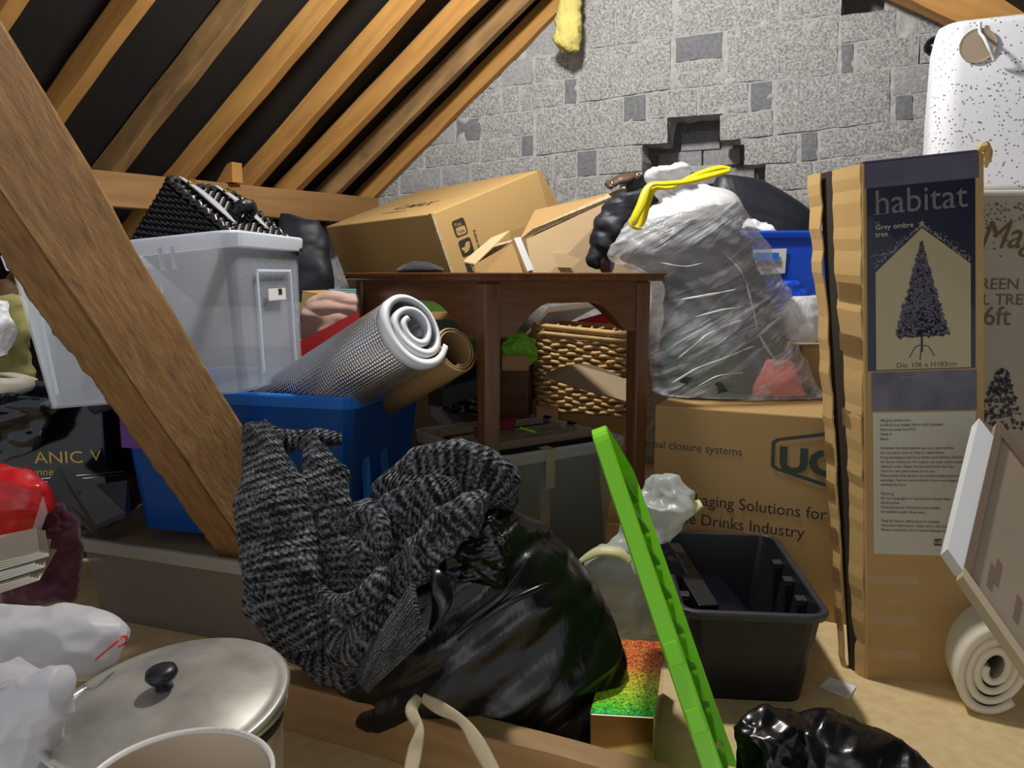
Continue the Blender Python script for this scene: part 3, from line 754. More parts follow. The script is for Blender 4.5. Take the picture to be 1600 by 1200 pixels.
# white translucent refuse bag
wb_rows = [(1060, 640, 1240, 668, .03), (1022, 632, 1288, 662), (1016, 590, 1280, 634), (1020, 520, 1252, 560), (1024, 455, 1228, 480), (1000, 425, 1206, 430), (955, 402, 1192, 384), (962, 372, 1178, 345), (985, 345, 1158, 312), (1018, 326, 1128, 296), (1030, 312, 1080, 286), (1022, 296, 1072, 276), (1012, 272, 1076, 262), (1030, 262, 1056, 258)]
wbag = thing('refuse_bag', 'white translucent drawstring sack stuffed with clothes beside the table', 'bag', V((at(1150, 640, 2.12).x, 2.12, .5)))
knot = at(1040, 345, 1.98)
def wb_disp(p, n):
    d = (p-knot); r = d.length; a = math.atan2(d.x, -d.z+.12)
    g = .020*NZ.noise(p*5)+.010*NZ.noise(p*11)
    # diagonal stretch creases across the body of the sack
    q = p.x*.55+p.z*.83
    w_ = NZ.noise(V((p.x*5, q*30, p.y*4))); g += .007*max(0, 1-abs(w_)*5)
    w_ = NZ.noise(V((p.x*7+3, q*52, p.y*5))); g += .0035*max(0, 1-abs(w_)*4)
    if r < .20:
        k = 1-r/.20; g += -.022*k*k+.006*k*NZ.noise(V((a*9, 1, 4)))
    d_ = n*g
    if p.z+d_.z < .486: d_.z = .486-p.z
    return d_
wmesh = bag_mesh(wb_rows, 2.14, .62, 96, 110, 2.2)
nr_ = 96
for i in range(len(wmesh.f)):
    if i//nr_ > 66: wmesh.mi[i] = 1
wmesh.build('bag_film', ['white_bag', 'white_bag_solid'], wbag, smooth=True, disp=wb_disp)
def lump(rows, Y, m_, parent, name, ratio=.6, amp=.015, fr=9, label=None, n=40, k=36, power=2.1, floor=0.0):
    def dsp(p, n_):
        d_ = n_*(amp*(NZ.fractal(p*fr, 1, 2, 4)+.6*(abs(NZ.noise(p*fr*1.7))-.3)))
        if p.z+d_.z < floor: d_.z = floor-p.z
        return d_
    o = bag_mesh(rows, Y, ratio, n, k, power).build(name, m_, parent, smooth=True, disp=dsp)
    if label: o['label'] = label
    return o
def grow(rows, k): return [(r[0]+k, r[1], r[2]-k, r[3])+tuple(r[4:]) for r in rows]
lump(grow(wb_rows[1:7], 14)+[(1020, 372, 1150, 358), (1055, 352, 1115, 345)], 2.15, 'matte_sack', wbag, 'clothing', .50, .012, 9, 'dark grey clothes inside the bag', n=60, k=50, floor=.49)
lump([(1040, 628, 1170, 640), (1034, 600, 1185, 622), (1034, 560, 1170, 575), (1040, 520, 1130, 520), (1056, 490, 1100, 490)], 2.11, 'dark_green', wbag, 'clothing', .72, .012, 10, 'dark green clothes inside the bag', floor=.49)
lump([(1170, 648, 1262, 660), (1160, 630, 1270, 645), (1170, 590, 1252, 600), (1195, 560, 1235, 566)], 2.08, 'coral', wbag, 'clothing', .75, .010, 12, 'coral pink clothes inside the bag', floor=.49)
for pts in ([(1128, 392, 2.03), (1160, 428, 2.03), (1176, 480, 2.035), (1190, 530, 2.04), (1232, 590, 2.06), (1284, 656, 2.12)], [(1048, 600, 2.03), (1090, 575, 2.0), (1130, 560, 1.99), (1180, 540, 2.02)], [(1060, 560, 2.02), (1110, 520, 1.99), (1160, 500, 2.01)], [(1050, 470, 2.02), (1100, 462, 2.0), (1150, 452, 2.02)], [(1070, 500, 2.01), (1120, 486, 1.99), (1165, 478, 2.02)], [(1080, 610, 2.0), (1120, 588, 1.985), (1160, 582, 2.0)], [(1030, 410, 2.0), (1070, 416, 1.99), (1100, 410, 2.0)]):
    M().tube([at(*p) for p in pts], [.001]+[.0026]*(len(pts)-2)+[.001], 7, .6, res=6).build('film_crease', 'white_bag_solid', wbag, smooth=True, disp=lambda p, n: .004*NZ.noise(p*30))
ys = at(1060, 300, 2.0)
def loop(pts, r, m_, p, name, n=8, flat=.35):
    return M().tube(pts, r, n, flat, res=6).build(name, m_, p, smooth=True)
loop([at(1002, 358, 1.93), at(988, 352, 1.91), at(1002, 320, 1.92), at(1015, 290, 1.94), at(1040, 287, 1.94), at(1070, 284, 1.95), at(1110, 274, 1.97), at(1140, 266, 1.98)], [.005, .010, .012, .010, .011, .012, .013, .009], 'yellow', wbag, 'drawstring', 8, .4)
loop([at(1142, 264, 1.985), at(1125, 262, 1.99), at(1090, 272, 1.98), at(1050, 292, 1.96), at(1022, 296, 1.95), at(1010, 320, 1.94), at(1003, 345, 1.93), at(996, 357, 1.93)], [.008, .011, .010, .009, .009, .010, .010, .006], 'yellow', wbag, 'drawstring', 8, .4)
# black padded jacket behind the bag
jk = [(920, 415, 935, 420), (922, 385, 960, 395), (930, 350, 985, 360), (948, 320, 1010, 328), (968, 302, 1030, 308), (1000, 296, 1030, 300)]
o = bag_mesh(jk, 2.30, .7, 48, 60, 2.2).build('padded_jacket', 'jacket', smooth=True, disp=lambda p, n: .006*abs(math.sin((p.z*1.0+p.x*.8+.02*NZ.noise(p*9))*48))+.014*NZ.fractal(p*13, 1, 2, 4))
tag(o, 'black padded jacket slumped between open carton and white sack', 'jacket')
lb = M(); pts = [(950, 292, 2.62), (962, 284, 2.62), (978, 278, 2.62), (996, 272, 2.62)]
lb.tube([at(*p) for p in pts], [.02, .022, .024, .012], 10, .5, res=4)
bl = lb.build('leather_bag', 'brown_leather', smooth=True, disp=lambda p, n: .006*NZ.fractal(p*30, 1, 2, 3)); tag(bl, 'small brown leather bag with metal studs below the wall opening', 'bag')
for (a, b) in ((957, 287), (996, 274)):
    ms = M(Tr(at(a, b, 2.595))@Rx(90)); ms.lathe([(0, .006), (.006, .005), (.009, .0), (.009, -.004)], 12).build('stud', 'chrome', bl, smooth=True)
# curved dark edge of a wooden bowl/disc seen by the jacket
wd = M(Tr(at(948, 408, 2.32))@Rz(60)@Rx(90)); wd.lathe([(0, .01), (.035, .01), (.042, .0), (.035, -.01), (0, -.01)], 24)
tag(wd.build('wooden_disc', 'mahogany', smooth=True), 'small dark wooden disc upright on the table beside the jacket', 'disc')
# black bin bag draped far right and blue crate
bb = [(1112, 400, 1275, 400), (1110, 350, 1275, 372), (1112, 305, 1270, 336), (1118, 280, 1222, 302), (1124, 272, 1192, 282)]
o = bag_mesh(bb, 2.75, .4, 60, 60, 2.8).build('refuse_bag', 'matte_sack', smooth=True, disp=lambda p, n: .010*(abs(NZ.noise(V((p.x*5+p.z*6, p.y*3, p.z*8))))-.2))
tag(o, 'matte black refuse sack piled against the block wall behind the blue crate', 'bag')
TB = Tr(at(1236, 470, 2.32).x, 2.44, .62)@Rz(-8)
bcr = tub('storage_crate', 'bright blue plastic crate with white label behind the white sack', 'crate', TB, .36, .26, .30, 'blue_crate', 'blue_crate', .02, .004, .012, .02, .02)
lbp = M(TB); lbp.hexa([(-.105, -.1265, .175), (-.005, -.1265, .182), (-.005, -.124, .182), (-.105, -.124, .175), (-.105, -.1345, .248), (-.005, -.1345, .252), (-.005, -.132, .252), (-.105, -.132, .248)])
lp = lbp.build('label', 'paper', bcr); lp['label'] = 'white paper label'
TLp = TB@Tr(-.1, -.1375, .235)@Rx(86)@Rz(3)
M(TB@Tr(-.06, -.1365, .228)@Rx(90)).box(-.034, .034, -.009, .012, 0, .0006).build('printed_panel', 'blue_tub_rim', lp)
lettering('PLASTIC STORAGE CRATE', .0075, TLp@Tr(0, -.030, 0), 'ink', lp)
for i in range(14): M(TB@Tr(-.072+i*.0022, -.1325, .185)@Rx(88)).box(0, .0011 if i % 3 else .0016, 0, .011, 0, .0005).build('barcode_bar', 'ink', lp)
# blue torn sheet, fluffy white bag and carton
lump([(1205, 475, 1262, 470), (1206, 455, 1262, 455), (1215, 440, 1250, 442)], 2.20, 'blue_crate', None, 'blue_sheet', .4, .012, 14)
tag(bpy.data.objects['blue_sheet'], 'crumpled blue plastic sheet below the blue crate', 'sheet')
wf = lump([(1222, 530, 1290, 532), (1216, 505, 1288, 510), (1222, 478, 1286, 480), (1240, 462, 1280, 462)], 2.17, 'white_bag_solid', None, 'carrier_bag', .7, .008, 16)
tag(wf, 'white pleated carrier bag between the white sack and the tree box', 'bag')
lump([(1180, 368, 1215, 368), (1160, 355, 1212, 362), (1168, 340, 1196, 350)], 2.40, 'fluff', None, 'fluffy_cushion', .7, .008, 30)
tag(bpy.data.objects['fluffy_cushion'], 'cream fluffy cushion in the blue crate', 'cushion')
simple('cardboard_box', 'pale brown carton under the white pleated carrier bag', .80, 1.00, 2.20, 2.42, .0, .60, 'card_brown', 0)
# ================================================================ TALL TREE BOX
fTL = at(1348, 256, 1.52)
fBL = onz(1354, 1060); fBR = fBL+V((.215, -.035, 0))
fTR = onplane(1537, 236, fTL, (fBR-fBL).cross(fTL-fBL).normalized())
bTL = at(1270, 274, 1.78); bBL = V((fBL.x+.012, fBL.y+.17, 0)); bBL = onz(1322, 1040); bBL.z = 0
bBL = bBL+V((0.0, .10, 0))*0
bTR = fTR+(bTL-fTL); bBR = fBR+(bBL-fBL)+V((.02, .12, 0))
tbx = thing('tree_box', 'tall battered carton with a printed grey Christmas tree', 'box', (fBL+fBR)/2)
M().hexa([fBL, fBR, bBR, bBL+(bBR-bBL)*.25, fTL, fTR, bTR, bTL+(bTR-bTL)*.25]).build('body', 'card_brown', tbx)
fx = (fTR-fTL).normalized(); 
def tf(u, v, off=0.0):  # bilinear on the front face, v from top (0) to bottom (1)
    p = lerp(lerp(fTL, fTR, u), lerp(fBL, fBR, u), v); n_ = (fTR-fTL).cross(fBL-fTL).normalized()
    if n_.y > 0: n_ = -n_
    return p+n_*off
def fpatch(u0, u1, v0, v1, m_, name, parent, off=.0008, vs=None):
    pts = [tf(u0, v0, off), tf(u1, v0, off), tf(u1, v1, off), tf(u0, v1, off)]
    bk = [tf(u0, v0, off-.0007), tf(u1, v0, off-.0007), tf(u1, v1, off-.0007), tf(u0, v1, off-.0007)]
    return M().hexa(bk+pts).build(name, m_, parent)
def fpoly(uv, m_, name, parent, off=.0016):
    return M().add([tf(u, v, off) for u, v in uv], [tuple(range(len(uv)))]).build(name, m_, parent)
# left side: two long flaps that do not quite meet, dark slot between
def side(u, v, off=0.0):
    p = lerp(lerp(fTL, bTL, u), lerp(fBL, bBL, u), v); n_ = (bTL-fTL).cross(fBL-fTL).normalized()
    if n_.x > 0: n_ = -n_
    return p+n_*off
def sstrip(f0, f1, m_, name, off=.005, v0=0, v1=1, n=44, amp=.007, th=.003):
    rings = []
    for i in range(n+1):
        v = lerp(v0, v1, i/n); a, b = f0(v), f1(v); w_ = off+amp*NZ.noise(V((v*7, a*3, 2)))+amp*.8*NZ.noise(V((v*23, a*3, 5)))
        rings.append([side(a, v, w_), side((a+b)/2, v, w_+.002), side(b, v, w_), side(b, v, w_-th), side(a, v, w_-th)])
    return M().loft(rings).build(name, m_, tbx)
sstrip(lambda v: 0, lambda v: .52+.06*math.sin(v*9)-.1*v, 'card', 'flap')
sstrip(lambda v: .70+.04*math.sin(v*7)+.04*v, lambda v: 1.0, 'card', 'flap', .012)
sstrip(lambda v: .40, lambda v: .85, 'card_dark', 'slot', .0005, amp=0)
for v in (.22, .32, .47, .55, .63, .72, .80, .88): sstrip(lambda x: .0 if v < .5 else .72, lambda x: .50 if v < .5 else 1.0, 'brown_tape', 'tape', .0068 if v < .5 else .0165, v, v+.035, 3, .001, .001)
M().tube([tf(0, v, .0005) for v in np.linspace(0, 1, 20)], .003, 6).build('corner_crease', 'card', tbx)
# crushed top edge and torn corner
quadplate(M(), [fTL+V((0, 0, .001)), fTR+V((0, 0, .001)), bTR, bTL+(bTR-bTL)*.25], .003, (0, 0, 1)).build('flap', 'night_band', tbx)
M().tube([at(1530, 236, 1.475), at(1537, 228, 1.475), at(1543, 238, 1.48), at(1540, 262, 1.48)], [.006, .011, .010, .003], 8, .6, res=4).build('torn_corner', 'card', tbx, disp=lambda p, n: .004*NZ.noise(p*90))
# print
fpatch(.0, 1.0-.04, .0, .045, 'night_band', 'printed_band', tbx)
pp = fpatch(.03, .93, .045, .385, 'night_blue', 'printed_panel', tbx)
house = [(.10, .20), (.49, .125), (.89, .195), (.89, .383), (.10, .383)]
fpoly(house, 'tree_photo', 'printed_panel', pp)
rt = random.Random(5)
tm = M()
for i in range(2200):
    v = rt.random()**.75; hw = .001+.235*v*(1-.22*rt.random()**2); u = .485+rt.uniform(-1, 1)*hw*(.75+.25*rt.random()); vv_ = .152+.168*v
    s_ = .003+.012*v*rt.random()+.002; a = rt.uniform(0, 3)
    tm.add([tf(u+s_*2.2*math.cos(a+k*2.1), vv_+s_*.55*math.sin(a+k*2.1), .0022) for k in range(3)], [(0, 1, 2)])
tm.build('printed_tree', 'tree_ink', pp)
tm = M()
for i in range(700):
    v = rt.random()**.75; u = .485+rt.uniform(-1, 1)*(.004+.225*v); vv_ = .150+.170*v; s_ = .003+.006*rt.random(); a = rt.uniform(0, 3)
    tm.add([tf(u+s_*2.4*math.cos(a+k*2.1), vv_+s_*.5*math.sin(a+k*2.1), .0025) for k in range(3)], [(0, 1, 2)])
tm.build('printed_tree', 'tree_ink_pale', pp)
fpoly([(.475, .32), (.495, .32), (.495, .352), (.475, .352)], 'tree_ink', 'printed_trunk', pp, .0021)
for a, b in (((.485, .340), (.38, .362)), ((.485, .340), (.59, .360)), ((.485, .345), (.47, .366))):
    M().tube([tf(a[0], a[1], .002), tf((a[0]+b[0])/2, a[1]+.002, .002), tf(b[0], b[1], .002)], .0009, 5, res=3).build('printed_foot', 'tree_ink', pp)
fpoly([(.49+.028*math.cos(math.radians(90+36*k))*(1 if k % 2 == 0 else .45)*1.0, .117-.0065*math.sin(math.radians(90+36*k))*(1 if k % 2 == 0 else .45)) for k in range(10)], 'star', 'printed_star', pp)
dm = M()
for i in range(330):
    t = rt.uniform(-1, 1); u = .49+.40*t; v = .124+.072*abs(t)-abs(rt.gauss(0, .009))*(.35+.65*abs(t))-.002; s_ = rt.uniform(.0018, .0042)
    dm.add([tf(u+s_*math.cos(k*1.57), v+s_*.25*math.sin(k*1.57), .0018) for k in range(4)], [(0, 1, 2, 3)])
dm.build('printed_snow', 'snow', pp)
def ft(u, v, off=.002):
    x = (tf(u+.1, v)-tf(u, v)).normalized(); y = (tf(u, v-.05)-tf(u, v)).normalized(); z = x.cross(y).normalized(); y = z.cross(x)
    return frame(tf(u, v, off), x, y, z)
lettering('habitat', .064, ft(.09, .094), 'habitat_ink', pp, .92)
for u in (.085, .148): M(ft(u, .0945)).box(0, .012, 0, .0012, 0, .0003).build('serif', 'habitat_ink', pp)
lettering('en', .009, ft(.10, .111), 'habitat_ink', pp)
lettering('Grey ombre', .0135, ft(.10, .122), 'snow', pp, .98)
lettering('tree', .0135, ft(.10, .135), 'snow', pp, .98)
lettering('Dia. 106 x H183cm', .0135, ft(.27, .380), 'ink_brown', pp, 1.0)
fpatch(.06, .94, .388, .462, 'grey_clouds', 'printed_band', tbx)
lb2 = fpatch(.07, .93, .465, .742, 'label_paper', 'label', tbx); lb2['label'] = 'off-white product information label'
TX = ['HB grey ombre tree', 'Artificial tree height 183cm (6ft) diameter', 'Material metal and PVC', 'Made in', 'Batch', '', 'Assemble the stand before use on a level surface.', 'Do not place close to heat or naked flame.', 'Keep packaging away from babies and children. Retain it', 'for future reference. For indoor use only, never outdoors', 'without cover. Shape the branches from the top.', 'Store in a dry place when not in use.', 'Please check that all parts are present before you start', 'assembly. Fold out every branch in turn and shape it', 'carefully by hand', '', 'Warning!', 'Do not hang lights or decorations heavier than', 'the branches', 'Choking hazard. Small parts not suitable', 'for children under three years', '', 'Keep for future reference as it contains', 'important information. Clean with a dry cloth', 'Please recycle the carton where facilities exist']
for i, t_ in enumerate(TX):
    if t_: lettering(t_, .0072, ft(.13, .482+i*.0089, .0022), 'ink_brown', lb2, .92)
lettering('8353766', .0095, ft(.70, .697, .0022), 'ink', lb2, 1.0)
for i in range(24): M(ft(.70+.0095*i, .724, .0018)).box(0, .0008+.0008*((i*7) % 3 == 0), 0, .020, 0, .0003).build('barcode_bar', 'ink', lb2)
outline(ft(.58, .722, .0015), [(0, 0), (.013, 0), (.013, .013), (0, .013)], .2, 'ink', lb2, 'recycling_mark')
lettering('R', .011, ft(.595, .719, .0019), 'ink', lb2)
# wrapping tape
for v0, v1 in ((.785, .80), (.865, .885), (.935, .955)):
    fpatch(-.005, .45 if v0 > .5 else 1.0, v0, v1, 'clear_tape', 'tape', tbx, .003)
for u, v, l in ((.35, .27, .02), (.55, .62, .03), (.05, .17, .05), (.30, .40, .04), (.02, .84, .06), (.40, .90, .05), (.1, .50, .05), (.6, .21, .04)):
    M().tube([tf(u, v, .003), tf(u+l*3, v-.004, .005), tf(u+l*5, v-.007, .003)], .0014, 6, res=4).build('tape_crease', 'clear_tape', tbx)

# ================================================================ BEIGE TREE BOX AND SPECKLED BIN
mz = .98
TMg = Tr(1.285, 1.98, 0)@Rz(-6)
mg = thing('tree_box', 'beige carton with gold lettering supporting the speckled bin', 'box', TMg.translation)
M(TMg).box(-.26, .24, -.16, .16, 0, mz).build('body', 'beige_box', mg, bevel=.004)
TMF = TMg@Tr(-.26, -.1612, 0)@Rx(90)
def mgp(px, py):
    q = TMg.inverted()@onplane(px, py, TMg@V((0, -.1612, 0)), TMg.to_3x3()@V((0, 1, 0))); return TMg@Tr(q.x, -.1622, q.z)@Rx(90)
lettering('Magic', .088, mgp(1528, 388), 'gold_ink', mg, .85, shear=.35)
lettering('EVERGREEN', .036, mgp(1454, 452), 'gold_ink', mg, 1.0)
lettering('PENCIL TREE', .036, mgp(1463, 476), 'gold_ink', mg, 1.0)
lettering('6ft', .062, mgp(1535, 508), 'gold_ink', mg, .9)
rt = random.Random(11); dm = M(); Tq = mgp(1535, 310)
for i in range(150):
    x = rt.uniform(0, .16); y = -abs(rt.gauss(0, .045)); r_ = rt.uniform(.0012, .0026)
    dm.add([Tq@V((x+r_*math.cos(k), y-.01+r_*math.sin(k), .0005)) for k in (0, 1.05, 2.1, 3.14, 4.2, 5.25)], [(0, 1, 2, 3, 4, 5)])
dm.build('printed_dots', 'gold_ink', mg)
tq = mgp(1560, 650); tm = M()
for i in range(240):
    v = rt.random(); u = rt.uniform(-1, 1)*(.01+.05*v); s_ = rt.uniform(.003, .007); a = rt.uniform(0, 3)
    tm.add([tq@V((u+s_*math.cos(a+k*2.1), .11-.14*v+s_*math.sin(a+k*2.1), .0006)) for k in range(3)], [(0, 1, 2)])
tm.build('printed_tree', 'tree_ink', mg)
M(TMg).box(-.245, .225, -.145, .145, mz, mz+.006).build('lid', 'beige_box', mg)
M(TMg).tube([(-.265, -.163, mz), (.24, -.163, mz)], .006, 8, up=V((0, 1, 0))).build('braid_trim', 'cream_top', mg)
# rounded white storage bin with speckles, round finger hole, strap
bx0 = at(1455, 150, 2.10)
TS = Tr(at(1458, 150, 1.98))@Rz(-24)@Tr(.265, .16, 0)
TS = Tr(TS.translation.x, TS.translation.y, mz+.008)@Rz(-24)
bn = thing('laundry_bin', 'white bin with dark speckles and a round cut-out', 'bin', TS.translation)
bh = .40
def bring(z, off=0): return [V((x, y, z)) for x, y in rrect(.53+2*off, .32+2*off, .06+off, 8)]
rg = [bring(0), bring(.02), bring(bh*.5, .003), bring(bh-.02, .001), bring(bh-.006, -.004), bring(bh, -.016)]
M(TS).loft(rg).build('body', 'speckled_white', bn, smooth=True)
hp = TS.inverted()@onplane(1528, 72, TS@V((0, -.161, 0)), TS.to_3x3()@V((0, 1, 0)))
hm = M(TS@Tr(hp.x, -.1655, hp.z)@Rx(90)); hm.lathe([(0, 0), (.033, 0), (.0385, .001), (.0385, -.002)], 40).build('finger_hole', 'mdf', bn)
M(TS).tube([(hp.x+.0, -.168, hp.z+.052), (hp.x+.002, -.169, hp.z+.028), (hp.x+.010, -.185, hp.z+.010), (hp.x+.024, -.190, hp.z-.020), (hp.x+.034, -.176, hp.z-.040)], [.004, .004, .0045, .006, .005], 8, .5, res=5).build('strap', 'white', bn, smooth=True)

# ================================================================ LEANING BOARD, ROLLED MAT
b0 = at(1503, 893, 1.22); b1 = at(1556, 662, 1.36); b2 = at(1640, 1090, 1.10)
bu = (b1-b0); bv = (b2-b0); bnrm = bu.cross(bv).normalized()
if bnrm.y < 0: bnrm = -bnrm
bd = thing('framed_board', 'brown backed board with white edge leaning at the right', 'board', b0)
def bp(a, b, n=0): return b0+bu*a+bv*b+bnrm*n
M().hexa([bp(0, 0), bp(0, 1), bp(0, 1, .012), bp(0, 0, .012), bp(1.0, 0), bp(1.0, 1), bp(1.0, 1, .012), bp(1.0, 0, .012)]).build('panel', 'mdf', bd)
M().hexa([bp(0, -.19, -.004), bp(0, .0, -.004), bp(0, .0, .03), bp(0, -.19, .03), bp(.9, -.19, -.004), bp(.9, 0, -.004), bp(.9, 0, .03), bp(.9, -.19, .03)]).build('side_rail', 'white', bd)
M().hexa([bp(0, .0, -.006), bp(0, .08, -.006), bp(0, .08, .0), bp(0, .0, .0), bp(1., .0, -.006), bp(1., .08, -.006), bp(1., .08, .0), bp(1., .0, .0)]).build('side_rail', 'mdf_dark', bd)
M().hexa([bp(-.04, 0, -.010), bp(-.04, 1, -.010), bp(-.04, 1, .02), bp(-.04, 0, .02), bp(.015, 0, -.010), bp(.015, 1, -.010), bp(.015, 1, .02), bp(.015, 0, .02)]).build('bottom_rail', 'pale_wood', bd)
M().hexa([bp(.95, .05, -.008), bp(.95, 1, -.008), bp(.95, 1, 0), bp(.95, .05, 0), bp(1.02, 0, -.008), bp(1.02, 1, -.008), bp(1.02, 1, 0), bp(1.02, 0, 0)]).build('top_rail', 'mdf_dark', bd)
for a, b in ((.10, .25), (.16, .30), (.12, .55)): M().hexa([bp(a, b, -.0012), bp(a, b+.05, -.0012), bp(a, b+.05, 0), bp(a, b, 0), bp(a+.14, b, -.0012), bp(a+.14, b+.05, -.0012), bp(a+.14, b+.05, 0), bp(a+.14, b, 0)]).build('paper_tape', 'mdf_dark', bd)
def spiral(T, r0, r1, turns, th, L, sx=1.0, sy=1.0, n=150, wob=.0, lean=0.0):
    """rolled sheet, axis +y from the near end, built as a closed strip"""
    m_ = M(T); prof = []
    for i in range(n+1):
        t = i/n; a = -2*math.pi*turns*t-.6; r = lerp(r0, r1, t)*(1+wob*NZ.noise(V((t*9, 2, 1))))
        prof.append((r*math.cos(a)*sx, r*math.sin(a)*sy, a))
    vs_ = []; fs_ = []; uv = []
    for i, (x, z, a) in enumerate(prof):
        nx, nz_ = math.cos(a)*th/2, math.sin(a)*th/2
        for y in (0, .004, L):
            e = -.0015 if y == 0 else 0
            k = (1+e/max(r1, .01))
            vs_ += [(x*k+nx, y, z*k+nz_+lean*z*0), (x*k-nx, y, z*k-nz_)]
    mi = []
    s_ = 0
    for i in range(n):
        a, b = i*6, i*6+6
        s2 = s_+math.dist(prof[i][:2], prof[i+1][:2])
        for f, v0, v1 in (((a, b, b+2, a+2), 0, .004), ((a+2, b+2, b+4, a+4), 0, L), ((a+3, a+5, b+5, b+3), 0, L), ((a+1, a+3, b+3, b+1), 0, .004), ((a, a+1, b+1, b), 0, .01), ((a+4, b+4, b+5, a+5), 0, .01)):
            fs_.append(f); uv.append([(s_, v0), (s2, v0), (s2, v1), (s_, v1)])
        s_ = s2
    fs_ += [(0, 2, 3, 1), (2, 4, 5, 3), (n*6, n*6+1, n*6+3, n*6+2), (n*6+2, n*6+3, n*6+5, n*6+4)]; uv += [[(0, 0), (0, .01), (.01, .01), (.01, 0)]]*4
    m_.add(vs_, fs_, uv); return m_
rc = onz(1548, 1122); 
TR = frame(V((rc.x+.0, rc.y, .094)), V((1, -.34, 0)).normalized(), V((.34, 1, .0)).normalized(), V((0, 0, 1)).normalized())
TR = TR@Ry(14)
rm = spiral(TR, .082, .020, 3.4, .0125, .45, .70, 1.08, 150)
tag(rm.build('rolled_mat', 'cream', smooth=True), 'cream felt mat rolled up on the floor beneath the leaning board', 'mat')
# scrap of paper, and black sack at the very bottom
pc = [onz(1280, 1074), onz(1296, 1062), onz(1338, 1074), onz(1326, 1094)]
M().hexa([V((p.x, p.y, .001)) for p in pc]+[V((p.x, p.y, .0022+.004*(i % 2))) for i, p in enumerate(pc)]).build('paper_scrap', 'white')
tag(bpy.data.objects['paper_scrap'], 'small scrap of white paper on the chipboard floor', 'paper')
sb = [(1150, 1240, 1480, 1260, 0), (1162, 1205, 1460, 1232), (1170, 1180, 1400, 1200), (1185, 1160, 1340, 1172), (1200, 1148, 1290, 1156)]
m_ = M(); path = [onz(1172, 1180, .09), onz(1196, 1170, .09), onz(1240, 1172, .075), onz(1320, 1196, .07), onz(1430, 1245, .05)]
m_.tube(path, [.035, .058, .052, .075, .06], 44, .75, res=22)
o = m_.build('refuse_bag', 'bin_black', smooth=True, disp=lambda p, n: crumple(p, 19, .030)+.012*NZ.noise(p*11))
tag(o, 'crumpled black plastic sack on the floor at the bottom edge', 'bag')

# ================================================================ BLACK TUB
cs = [onz(1050, 957, .184), onz(1300, 968, .184), onz(1216, 836, .184), onz(1031, 831, .184)]
cc = sum(cs, V((0, 0, 0)))/4
dx = ((cs[1]-cs[0])+(cs[2]-cs[3])).normalized()
yawt = math.degrees(math.atan2(dx.y, dx.x))
TK = Tr(cc.x, cc.y, 0)@Rz(yawt)
kw = ((cs[1]-cs[0]).length+(cs[2]-cs[3]).length)/2; kd = ((cs[3]-cs[0]).length+(cs[2]-cs[1]).length)/2
bt = tub('storage_tub', 'black open plastic tub on the chipboard floor', 'tub', TK, kw-.024, kd-.024, .186, 'black_plastic', 'grey_black', .026, .004, .013, .016, .03)
for y in (-.11, -.01, .09):
    for sx_ in (-1, 1):
        M(TK@Tr(sx_*(kw/2-.028), y, 0)).box(-.009, .009, -.012, .012, .05, .165).build('lid_slot', 'black_plastic', bt, bevel=.003)
        M(TK@Tr(sx_*(kw/2-.028), y, 0)).box(-.010, .010, -.013, .013, .165, .172).build('slot_cap', 'grey_black', bt, bevel=.002)
q1, q2_ = onz(1048, 848, .205), onz(1108, 945, .165)
dd = (q2_-q1).normalized(); nn_ = V((dd.y, -dd.x, 0)).normalized()
bxx = M(); bxx.hexa([q1-nn_*.02+V((0, 0, -.035)), q1+nn_*.02+V((0, 0, -.035)), q2_+nn_*.02+V((0, 0, -.04)), q2_-nn_*.02+V((0, 0, -.04)), q1-nn_*.02, q1+nn_*.02, q2_+nn_*.02, q2_-nn_*.02])
tag(bxx.build('black_case', 'black_plastic', bevel=.002), 'long slim black case propped inside the black tub', 'case')
qa, qb = onz(1100, 872, .13), onz(1160, 945, .10)
gl = M(); gl.hexa([qa+V((-.02, 0, -.05)), qa+V((.03, .02, -.05)), qb+V((.04, .02, -.06)), qb+V((-.04, 0, -.06)), qa+V((-.02, 0, -.035)), qa+V((.03, .02, -.035)), qb+V((.04, .02, -.045)), qb+V((-.04, 0, -.045))])
tag(gl.build('picture_sleeve', 'glossy_black', bevel=.001), 'dark glossy printed sleeve lying in the black tub', 'sleeve')
rb = lump([(1040, 935, 1078, 945), (1028, 900, 1076, 905), (1024, 875, 1062, 870), (1022, 850, 1045, 845)], 1.60, 'black_cloth', None, 'ribbed_glove', .6, .006, 24)
tag(rb, 'dark grey ribbed woollen cloth stuffed beside the slim case', 'cloth')

# ================================================================ LIME LID, FOIL BOX
lt = at(917, 664, 1.27); lbq = at(1096, 1205, .98); la = (lt-lbq).normalized(); Ll = (lt-lbq).length+.10
lbq = lt-la*Ll
vl = ((lt+lbq)/2-O).normalized(); vl = (vl-la*vl.dot(la)).normalized(); 
ln_ = la.cross(vl).normalized()
if ln_.x > 0: ln_ = -ln_
ang = Matrix.Rotation(math.radians(-6), 3, la); lv = (ang@vl).normalized(); ln_ = la.cross(lv).normalized()
if ln_.x > 0: ln_ = -ln_            # outer face looks left
TLd = frame(lbq, la, lv, -ln_)      # x up the lid, y into the picture, z towards the tub side
ld = thing('tub_lid', 'lime green plastic storage lid standing on edge beside the foil box', 'lid', lbq)
def lr(off, z): return [V((x, y, z)) for x, y in rrect(Ll+2*off, .30+2*off, .035+off, 6, Ll/2, .15)]
M(TLd).loft([lr(-.01, 0), lr(0, .003), lr(0, .026), lr(-.004, .028), lr(-.004, .010), lr(-.012, .006)]).build('body', 'green_lid', ld)
for i in range(9):
    x = .06+i*(Ll-.12)/8
    M(TLd).box(x-.004, x+.004, .008, .292, .006, .018).build('rib', 'green_lid_inside', ld)
